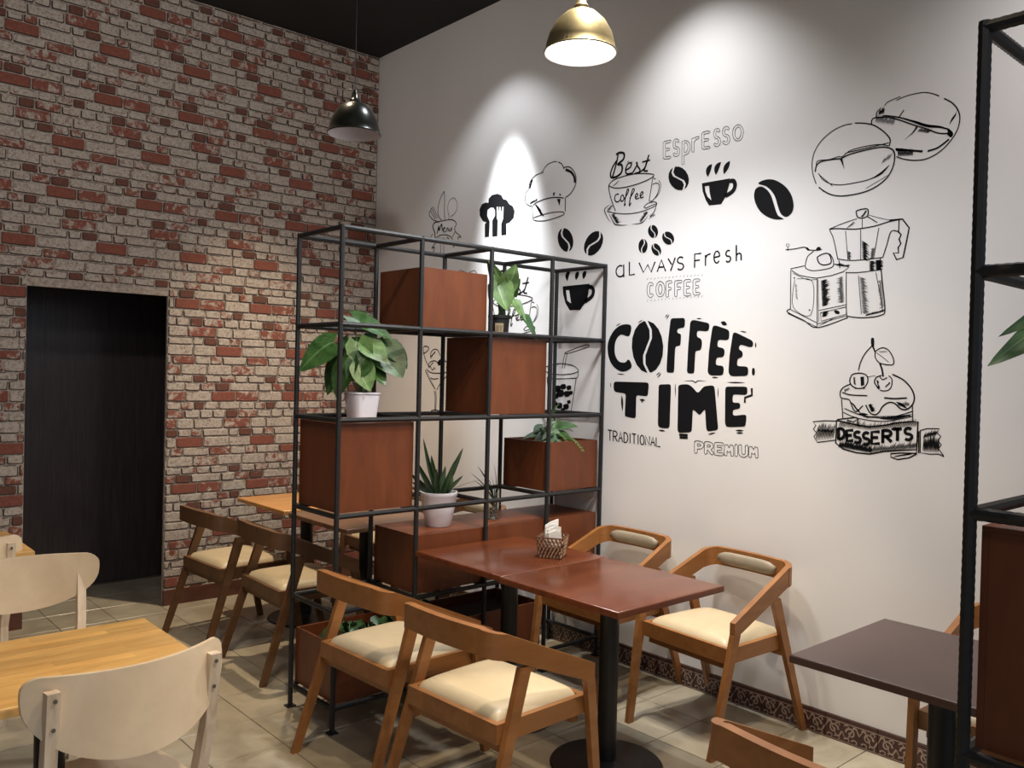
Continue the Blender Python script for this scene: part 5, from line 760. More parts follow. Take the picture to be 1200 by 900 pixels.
'23,0,1:8211,5664 8216,5709 8253,5738;19,0,1:8283,5750 8313,5780 8422,5802;19,0,1:8387,5776 8483,5796 8612,5794 8693,5766 8751,5732;25,0,1:8791,5703 8854,5654 8900,5592 8922,5518 8910,5429 8863,5346 8776,5263 8664,5218 8559,5221 8463,5250 8402,5281;27,0,1:8168,5613 8173,5650 8205,5662 8317,5642 8416,5599 8538,5533 8656,5473 8749,5420 8828,5401;30,0,1:8267,5655 8292,5662 8416,5621 8537,5563 8655,5501 8748,5473 8827,5439;36,0,1:8827,5439 8864,5397 8857,5370 8828,5401;26,0,1:8416,5624 8456,5678;40,0,1:8668,5282 8753,5296 8841,5350;45,0,1:8394,5349 8521,5314 8627,5286;56,1,1:8416,5618 8537,5563 8655,5501 8770,5466 8839,5426;55,2,1:8572,5508 8540,5466 8470,5417;14,1,0:8204,5618 8223,5688;14,1,0:8211,5615 8229,5679;14,1,0:8219,5613 8241,5691;14,1,0:8227,5610 8241,5662;14,1,0:8235,5607 8256,5684;14,1,0:8242,5604 8263,5678;14,1,0:8250,5602 8270,5672;14,1,0:8258,5599 8281,5681;14,1,0:8266,5596 8281,5651;14,1,0:8273,5594 8286,5640;14,1,0:8281,5591 8300,5660;14,1,0:8289,5588 8310,5665;14,1,0:8297,5586 8316,5658;14,1,0:8304,5583 8317,5629;14,1,0:8312,5580 8325,5629;14,1,0:8320,5578 8335,5634;14,1,0:8327,5575 8346,5645;14,1,0:8335,5572 8356,5649;14,1,0:8342,5570 8357,5622;14,1,0:8350,5567 8369,5636;14,1,0:8358,5565 8377,5635;14,1,0:8365,5562 8381,5620;15,1,0:8231,5681 8238,5720;15,1,0:8235,5681 8245,5741;15,1,0:8240,5682 8247,5725;15,1,0:8244,5682 8250,5722;15,1,0:8248,5682 8255,5728;15,1,0:8252,5682 8258,5721;15,1,0:8256,5682 8265,5738;15,1,0:8260,5682 8270,5743;15,1,0:8265,5682 8275,5748;15,1,0:8269,5683 8278,5738;15,1,0:8273,5683 8280,5725;15,1,0:8277,5683 8285,5735;12,1,0:8417,5278 8415,5339;12,1,0:8422,5278 8420,5348;12,1,0:8427,5277 8425,5347;12,1,0:8433,5276 8431,5344;12,1,0:8438,5276 8437,5317;12,1,0:8443,5275 8441,5339;12,1,0:8449,5274 8447,5327;12,1,0:8454,5274 8452,5331;12,1,0:8459,5273 8457,5335;12,1,0:8464,5272 8463,5319;12,1,0:8470,5272 8468,5321;12,1,0:8475,5271 8473,5335;12,1,0:8480,5270 8478,5337;12,1,0:8486,5270 8484,5338;12,1,0:8491,5269 8489,5335;12,1,0:8496,5268 8495,5310;12,1,0:8501,5268 8500,5311;12,1,0:8507,5267 8505,5332;12,1,0:8512,5266 8510,5314;12,1,0:8517,5266 8516,5314;12,1,0:8522,5265 8520,5333;12,1,0:8528,5264 8526,5336;12,1,0:8533,5264 8531,5322;12,1,0:8538,5263 8537,5309;12,1,0:8543,5262 8541,5328;12,1,0:8578,5464 8601,5487;12,1,0:8584,5462 8611,5490;12,1,0:8590,5460 8625,5495;12,1,0:8596,5458 8618,5480;12,1,0:8602,5456 8627,5482;12,1,0:8608,5454 8630,5477;12,1,0:8613,5452 8641,5479;12,1,0:8619,5450 8653,5484;12,1,0:8625,5448 8652,5475;12,1,0:8631,5445 8663,5478;12,1,0:8637,5443 8660,5466;12,1,0:8643,5441 8680,5479;12,1,0:8649,5439 8673,5463;12,1,0:8654,5437 8679,5462;12,1,0:8660,5435 8691,5466;12,1,0:8666,5433 8703,5470;11,1,0:8840,5469 8853,5513;11,1,0:8844,5475 8860,5527;11,1,0:8848,5480 8863,5531;11,1,0:8853,5485 8872,5550;11,1,0:8857,5491 8870,5534;11,1,0:8861,5496 8876,5545;11,1,0:8866,5502 8879,5548;11,1,0:8870,5507 8888,5566;11,1,0:8874,5513 8888,5557;11,1,0:8879,5518 8897,5581;11,1,0:8883,5523 8894,5561'),
'moka_pot':('',
'27,0,1:8049,4848 8099,4858 8158,4850 8157,4793 8115,4778 8065,4793 8049,4848;19,0,1:8059,4778 7930,4751 7827,4721 7798,4707 7830,4643 7854,4563 7888,4420;26,0,1:7798,4710 7872,4709 8047,4685 8216,4691 8351,4716 8471,4726;12,0,1:8164,4799 8269,4759 8364,4728;14,0,1:8108,4772 8111,4682;14,0,1:8031,4753 7967,4702;19,0,1:8157,4786 8249,4721;14,0,1:7954,4679 7984,4412;15,0,1:8097,4677 8106,4402;15,0,1:8264,4672 8224,4405;22,0,1:7888,4427 7998,4404 8141,4399 8307,4405;23,0,1:8307,4405 8338,4503 8374,4626 8434,4623;22,0,1:8442,4719 8441,4619;32,0,0:8434,4623 8464,4590 8447,4552 8464,4511 8441,4480 8447,4433 8400,4437 8431,4375 8487,4390 8510,4513 8532,4642 8471,4726 8358,4729;20,0,1:7899,4412 7910,4341;19,0,1:8286,4400 8289,4299;20,0,1:7973,4295 8059,4288 8172,4290 8296,4298;25,0,1:8296,4298 8314,4156 8341,3939 8308,3893 8185,3875 8072,3881 7992,3895;14,0,1:8089,4259 8108,4086 8128,3907;13,0,1:8249,4275 8288,4103 8321,3927;14,1,0:8107,4577 8170,4533;14,1,0:8108,4571 8186,4516;14,1,0:8108,4565 8180,4515;14,1,0:8109,4559 8163,4521;14,1,0:8109,4553 8161,4517;14,1,0:8110,4547 8178,4499;14,1,0:8110,4541 8160,4507;14,1,0:8110,4536 8168,4495;14,1,0:8111,4530 8177,4483;14,1,0:8111,4524 8170,4483;14,1,0:8112,4518 8155,4487;14,1,0:8112,4512 8188,4459;14,1,0:8113,4506 8188,4453;14,1,0:8113,4500 8168,4462;14,1,0:8113,4494 8178,4449;14,1,0:8114,4488 8193,4433;14,1,0:8114,4482 8188,4431;14,1,0:8115,4476 8161,4444;14,1,0:8115,4470 8169,4433;14,1,0:8116,4465 8170,4427;14,1,0:8116,4459 8189,4408;14,1,0:8117,4453 8183,4407;14,1,0:8117,4447 8165,4414;14,1,0:8117,4441 8161,4411;14,1,0:8118,4435 8195,4381;14,1,0:8118,4429 8167,4395;14,1,0:8119,4423 8177,4383;14,1,0:8119,4417 8175,4379;13,1,0:7974,4493 8018,4468;13,1,0:7975,4486 8014,4465;13,1,0:7976,4480 8020,4455;13,1,0:7977,4474 8005,4457;13,1,0:7977,4467 8009,4449;13,1,0:7978,4461 8018,4439;13,1,0:7979,4454 8023,4429;13,1,0:7980,4448 8011,4431;13,1,0:7981,4441 8008,4426;13,1,0:7981,4435 8013,4417;13,1,0:7982,4429 8013,4411;13,1,0:7983,4422 8015,4404;12,1,0:8225,4409 8179,4400;12,1,0:8225,4415 8186,4408;12,1,0:8226,4422 8193,4416;12,1,0:8227,4429 8196,4423;12,1,0:8228,4436 8192,4429;12,1,0:8229,4442 8199,4437;12,1,0:8229,4449 8188,4441;12,1,0:8230,4456 8194,4449;12,1,0:8231,4462 8192,4455;12,1,0:8232,4469 8197,4463;12,1,0:8233,4476 8197,4469;12,1,0:8233,4483 8204,4477;12,1,0:8234,4489 8198,4482;12,1,0:8235,4496 8195,4489;18,1,0:8184,4378 8231,4380;18,1,0:8184,4372 8238,4374;18,1,0:8184,4366 8246,4367;18,1,0:8185,4359 8247,4361;18,1,0:8185,4353 8250,4355;18,1,0:8186,4347 8229,4348;18,1,0:8186,4340 8232,4342;18,1,0:8186,4334 8239,4336;18,1,0:8187,4328 8247,4330;18,1,0:8187,4321 8231,4323;18,1,0:8187,4315 8231,4316;18,1,0:8188,4309 8242,4310;18,1,0:8188,4302 8234,4304;18,1,0:8189,4296 8250,4298;21,1,0:8239,4382 8295,4382;21,1,0:8240,4377 8309,4377;21,1,0:8240,4372 8307,4373;21,1,0:8241,4368 8312,4368;21,1,0:8241,4363 8296,4363;21,1,0:8242,4358 8317,4359;21,1,0:8242,4354 8314,4354;21,1,0:8243,4349 8291,4349;21,1,0:8243,4344 8310,4345;21,1,0:8244,4339 8308,4340;21,1,0:8244,4335 8316,4336;21,1,0:8245,4330 8316,4331;21,1,0:8245,4325 8312,4326;21,1,0:8246,4321 8317,4322;21,1,0:8246,4316 8294,4317;21,1,0:8247,4311 8299,4312;21,1,0:8247,4307 8302,4308;21,1,0:8248,4302 8316,4303;21,1,0:8248,4297 8295,4298;14,1,0:8096,4247 8166,4218;14,1,0:8097,4239 8161,4213;14,1,0:8098,4231 8146,4211;14,1,0:8099,4223 8157,4199;14,1,0:8100,4215 8172,4185;14,1,0:8101,4207 8163,4181;14,1,0:8102,4199 8152,4178;14,1,0:8103,4191 8177,4160;14,1,0:8104,4183 8182,4151;14,1,0:8105,4175 8184,4142;14,1,0:8106,4166 8156,4146;14,1,0:8107,4158 8185,4126;14,1,0:8108,4150 8159,4129;14,1,0:8109,4142 8153,4124;14,1,0:8110,4134 8187,4103;14,1,0:8110,4126 8187,4095;14,1,0:8111,4118 8165,4096;14,1,0:8112,4110 8162,4090;14,1,0:8113,4102 8171,4079;14,1,0:8114,4094 8176,4069;14,1,0:8115,4086 8169,4064;14,1,0:8116,4077 8175,4054;14,1,0:8117,4069 8190,4040;14,1,0:8118,4061 8181,4036;14,1,0:8119,4053 8192,4024;14,1,0:8120,4045 8199,4014;14,1,0:8121,4037 8176,4015;14,1,0:8122,4029 8168,4011;14,1,0:8123,4021 8194,3993;14,1,0:8124,4013 8172,3994;14,1,0:8124,4005 8194,3978;14,1,0:8125,3997 8203,3966;14,1,0:8126,3989 8172,3971;14,1,0:8127,3981 8186,3957;14,1,0:8128,3973 8201,3944;14,1,0:8129,3964 8178,3946;14,1,0:8130,3956 8201,3929;14,1,0:8131,3948 8202,3921;14,1,0:8132,3940 8199,3914;14,1,0:8133,3932 8181,3914;14,1,0:8134,3924 8178,3907;14,1,0:8306,4205 8261,4188;14,1,0:8308,4193 8275,4182;14,1,0:8309,4182 8281,4172;14,1,0:8310,4171 8268,4156;14,1,0:8312,4160 8276,4147;14,1,0:8313,4149 8275,4135;14,1,0:8315,4138 8273,4123;14,1,0:8316,4127 8271,4110;14,1,0:8317,4116 8275,4100;14,1,0:8319,4105 8277,4089;14,1,0:8320,4094 8289,4082;14,1,0:8322,4083 8280,4067;14,1,0:8323,4071 8296,4061;14,1,0:8324,4060 8289,4047;14,1,0:8326,4049 8286,4034;14,1,0:8327,4038 8296,4026;14,1,0:8328,4027 8296,4015;14,1,0:8330,4016 8289,4001;14,1,0:8331,4005 8287,3988;14,1,0:8333,3994 8289,3977;14,1,0:8334,3983 8308,3973;14,1,0:8335,3972 8289,3954;18,1,0:8162,3886 8190,3914;18,1,0:8172,3888 8197,3912;18,1,0:8183,3891 8212,3919;18,1,0:8193,3893 8214,3913;18,1,0:8203,3895 8237,3928;18,1,0:8214,3897 8238,3921;18,1,0:8224,3899 8258,3932;18,1,0:8234,3902 8256,3923;18,1,0:8245,3904 8272,3931;18,1,0:8255,3906 8280,3930;18,1,0:8265,3908 8286,3928;18,1,0:8275,3910 8302,3936;18,1,0:8286,3912 8312,3938;18,1,0:8296,3915 8326,3944;18,1,0:8306,3917 8338,3948;18,1,0:8316,3919 8336,3938;15,1,0:8123,4793 8099,4789;15,1,0:8126,4797 8091,4791;15,1,0:8129,4801 8097,4796;15,1,0:8132,4805 8097,4799;15,1,0:8135,4810 8112,4806;15,1,0:8137,4814 8116,4810;15,1,0:8140,4818 8106,4812;15,1,0:8143,4822 8123,4819;15,1,0:8146,4826 8125,4823;15,1,0:8149,4831 8121,4826;15,1,0:8151,4835 8131,4831;15,1,0:8154,4839 8129,4835;13,1,0:7978,4720 7999,4705;13,1,0:7985,4725 8001,4713;13,1,0:7992,4729 8010,4716;13,1,0:7999,4734 8021,4717;12,1,0:8006,4738 8026,4723;12,1,0:8013,4742 8034,4727;12,1,0:8020,4747 8033,4737;12,1,0:8027,4751 8049,4735'),
'coffee_grinder':('1:7866,3947 7888,3954 7918,3939 7914,3917 7881,3922;0:7549,4567 7580,4564 7613,4529 7581,4532;1:7669,4541 7689,4558 7712,4549 7713,4523 7674,4526;0:7443,4289 7459,4287 7458,4272 7444,4276;0:7611,3973 7627,3970 7626,3956 7612,3960',
'23,0,1:7349,4561 7430,4560 7549,4567 7589,4539 7682,4526 7728,4530;12,0,1:7356,4612 7372,4617 7388,4605 7378,4587 7358,4597 7356,4612;17,0,1:7373,4588 7374,4548;20,0,1:7644,4519 7583,4474 7562,4389 7579,4359 7642,4337 7749,4339 7841,4361 7839,4431 7805,4483;28,0,1:7681,4459 7729,4483 7790,4485 7821,4433 7815,4391 7748,4382 7701,4407 7681,4459;20,0,0:7554,4390 7407,4372 7429,4349 7502,4304 7597,4279 7678,4263 7826,4277 7943,4304 7997,4341 7941,4367 7853,4381;21,0,1:7412,4357 7419,3976;14,0,1:7437,4326 7582,4258 7683,4251;18,0,1:7687,4258 7701,3808;12,0,1:7698,4250 7715,3850;18,0,1:7972,4302 7982,3995 7992,3884;14,0,1:7455,4266 7447,4004 7632,3917 7645,4225 7479,4272;16,0,1:7712,3957 7989,4002;16,0,0:7731,3935 7979,3979 7984,3912 7741,3856 7731,3935;25,0,1:7419,3983 7388,3955 7563,3869 7705,3796 8000,3881;17,0,1:7393,3940 7705,3800;14,0,1:7701,3829 7992,3900;17,0,1:7424,3976 7696,3843;18,1,0:7722,4231 7785,4246;18,1,0:7723,4225 7794,4242;18,1,0:7723,4219 7793,4235;18,1,0:7724,4212 7787,4227;18,1,0:7724,4206 7814,4227;18,1,0:7725,4199 7785,4214;18,1,0:7726,4193 7778,4206;18,1,0:7726,4186 7819,4209;18,1,0:7727,4180 7808,4200;18,1,0:7727,4174 7800,4191;18,1,0:7728,4167 7821,4190;18,1,0:7729,4161 7797,4178;18,1,0:7729,4154 7784,4168;18,1,0:7730,4148 7797,4164;18,1,0:7730,4142 7789,4156;18,1,0:7731,4135 7825,4158;18,1,0:7732,4129 7821,4151;18,1,0:7732,4122 7805,4141;18,1,0:7733,4116 7802,4133;18,1,0:7733,4110 7805,4127;18,1,0:7734,4103 7817,4124;18,1,0:7735,4097 7797,4112;18,1,0:7735,4090 7814,4110;18,1,0:7736,4084 7794,4099;18,1,0:7736,4078 7797,4093;18,1,0:7737,4071 7792,4085;18,1,0:7738,4065 7830,4088;18,1,0:7738,4058 7792,4072;18,1,0:7739,4052 7816,4072;18,1,0:7739,4046 7822,4067;18,1,0:7740,4039 7833,4063;18,1,0:7740,4033 7827,4055;18,1,0:7741,4027 7815,4046;18,1,0:7742,4020 7808,4037;18,1,0:7742,4014 7809,4031;18,1,0:7743,4007 7798,4022;18,1,0:7743,4001 7819,4021;18,1,0:7744,3995 7803,4010;16,1,0:7945,4258 7903,4253;16,1,0:7946,4249 7879,4241;16,1,0:7946,4241 7903,4235;16,1,0:7947,4232 7885,4224;16,1,0:7948,4224 7907,4218;16,1,0:7948,4215 7876,4206;16,1,0:7949,4207 7894,4200;16,1,0:7950,4198 7901,4192;16,1,0:7950,4190 7904,4184;16,1,0:7951,4181 7897,4174;16,1,0:7952,4173 7911,4167;16,1,0:7952,4164 7890,4156;16,1,0:7953,4156 7883,4146;16,1,0:7954,4147 7893,4139;16,1,0:7954,4139 7887,4129;16,1,0:7955,4130 7887,4121;16,1,0:7956,4122 7906,4115;16,1,0:7956,4113 7888,4104;16,1,0:7957,4105 7907,4098;16,1,0:7958,4096 7913,4090;16,1,0:7958,4088 7894,4079;16,1,0:7959,4079 7903,4071;16,1,0:7960,4071 7901,4062;16,1,0:7960,4062 7907,4055;16,1,0:7961,4054 7889,4043;16,1,0:7962,4045 7919,4039;16,1,0:7962,4037 7891,4026;16,1,0:7963,4028 7918,4022;16,1,0:7748,3894 7805,3908;16,1,0:7748,3898 7800,3911;16,1,0:7748,3902 7797,3914;16,1,0:7748,3906 7799,3919;16,1,0:7749,3910 7818,3928;16,1,0:7749,3914 7794,3926;16,1,0:7749,3919 7812,3934;16,1,0:7749,3923 7800,3935;16,1,0:7750,3927 7814,3943;16,1,0:7750,3931 7815,3947;16,1,0:7750,3935 7819,3952;16,1,0:7750,3939 7793,3950;16,1,0:7717,3810 7816,3857;16,1,0:7727,3815 7820,3859;16,1,0:7738,3820 7848,3873;16,1,0:7748,3825 7817,3858;16,1,0:7758,3830 7861,3879;16,1,0:7769,3835 7848,3873;16,1,0:7779,3840 7850,3874;16,1,0:7789,3845 7863,3881;10,1,0:7457,4231 7489,4193;10,1,0:7458,4219 7483,4189;10,1,0:7459,4207 7480,4182;10,1,0:7460,4194 7487,4163;10,1,0:7461,4182 7489,4150;10,1,0:7462,4170 7491,4137;10,1,0:7463,4158 7483,4135;10,1,0:7464,4145 7494,4111;10,1,0:7465,4133 7488,4107;10,1,0:7466,4121 7496,4087;10,1,0:7467,4109 7498,4074;10,1,0:7468,4097 7496,4065;16,1,0:7872,4365 7898,4383;16,1,0:7879,4363 7913,4387;16,1,0:7886,4362 7922,4387;16,1,0:7894,4360 7925,4382;16,1,0:7901,4359 7932,4380;16,1,0:7909,4357 7938,4378;16,1,0:7916,4356 7939,4372;16,1,0:7923,4355 7950,4373;16,1,0:7931,4353 7955,4370;16,1,0:7938,4352 7959,4366;16,1,0:7945,4350 7970,4367;16,1,0:7953,4349 7980,4368;16,1,0:7960,4347 7988,4367;16,1,0:7967,4346 8001,4370;16,1,0:7975,4345 8003,4364;16,1,0:7982,4343 8011,4363'),
'dessert':('1:8224,3685 8249,3687 8252,3619 8229,3619;0:8135,3341 8168,3344 8174,3268 8143,3258',
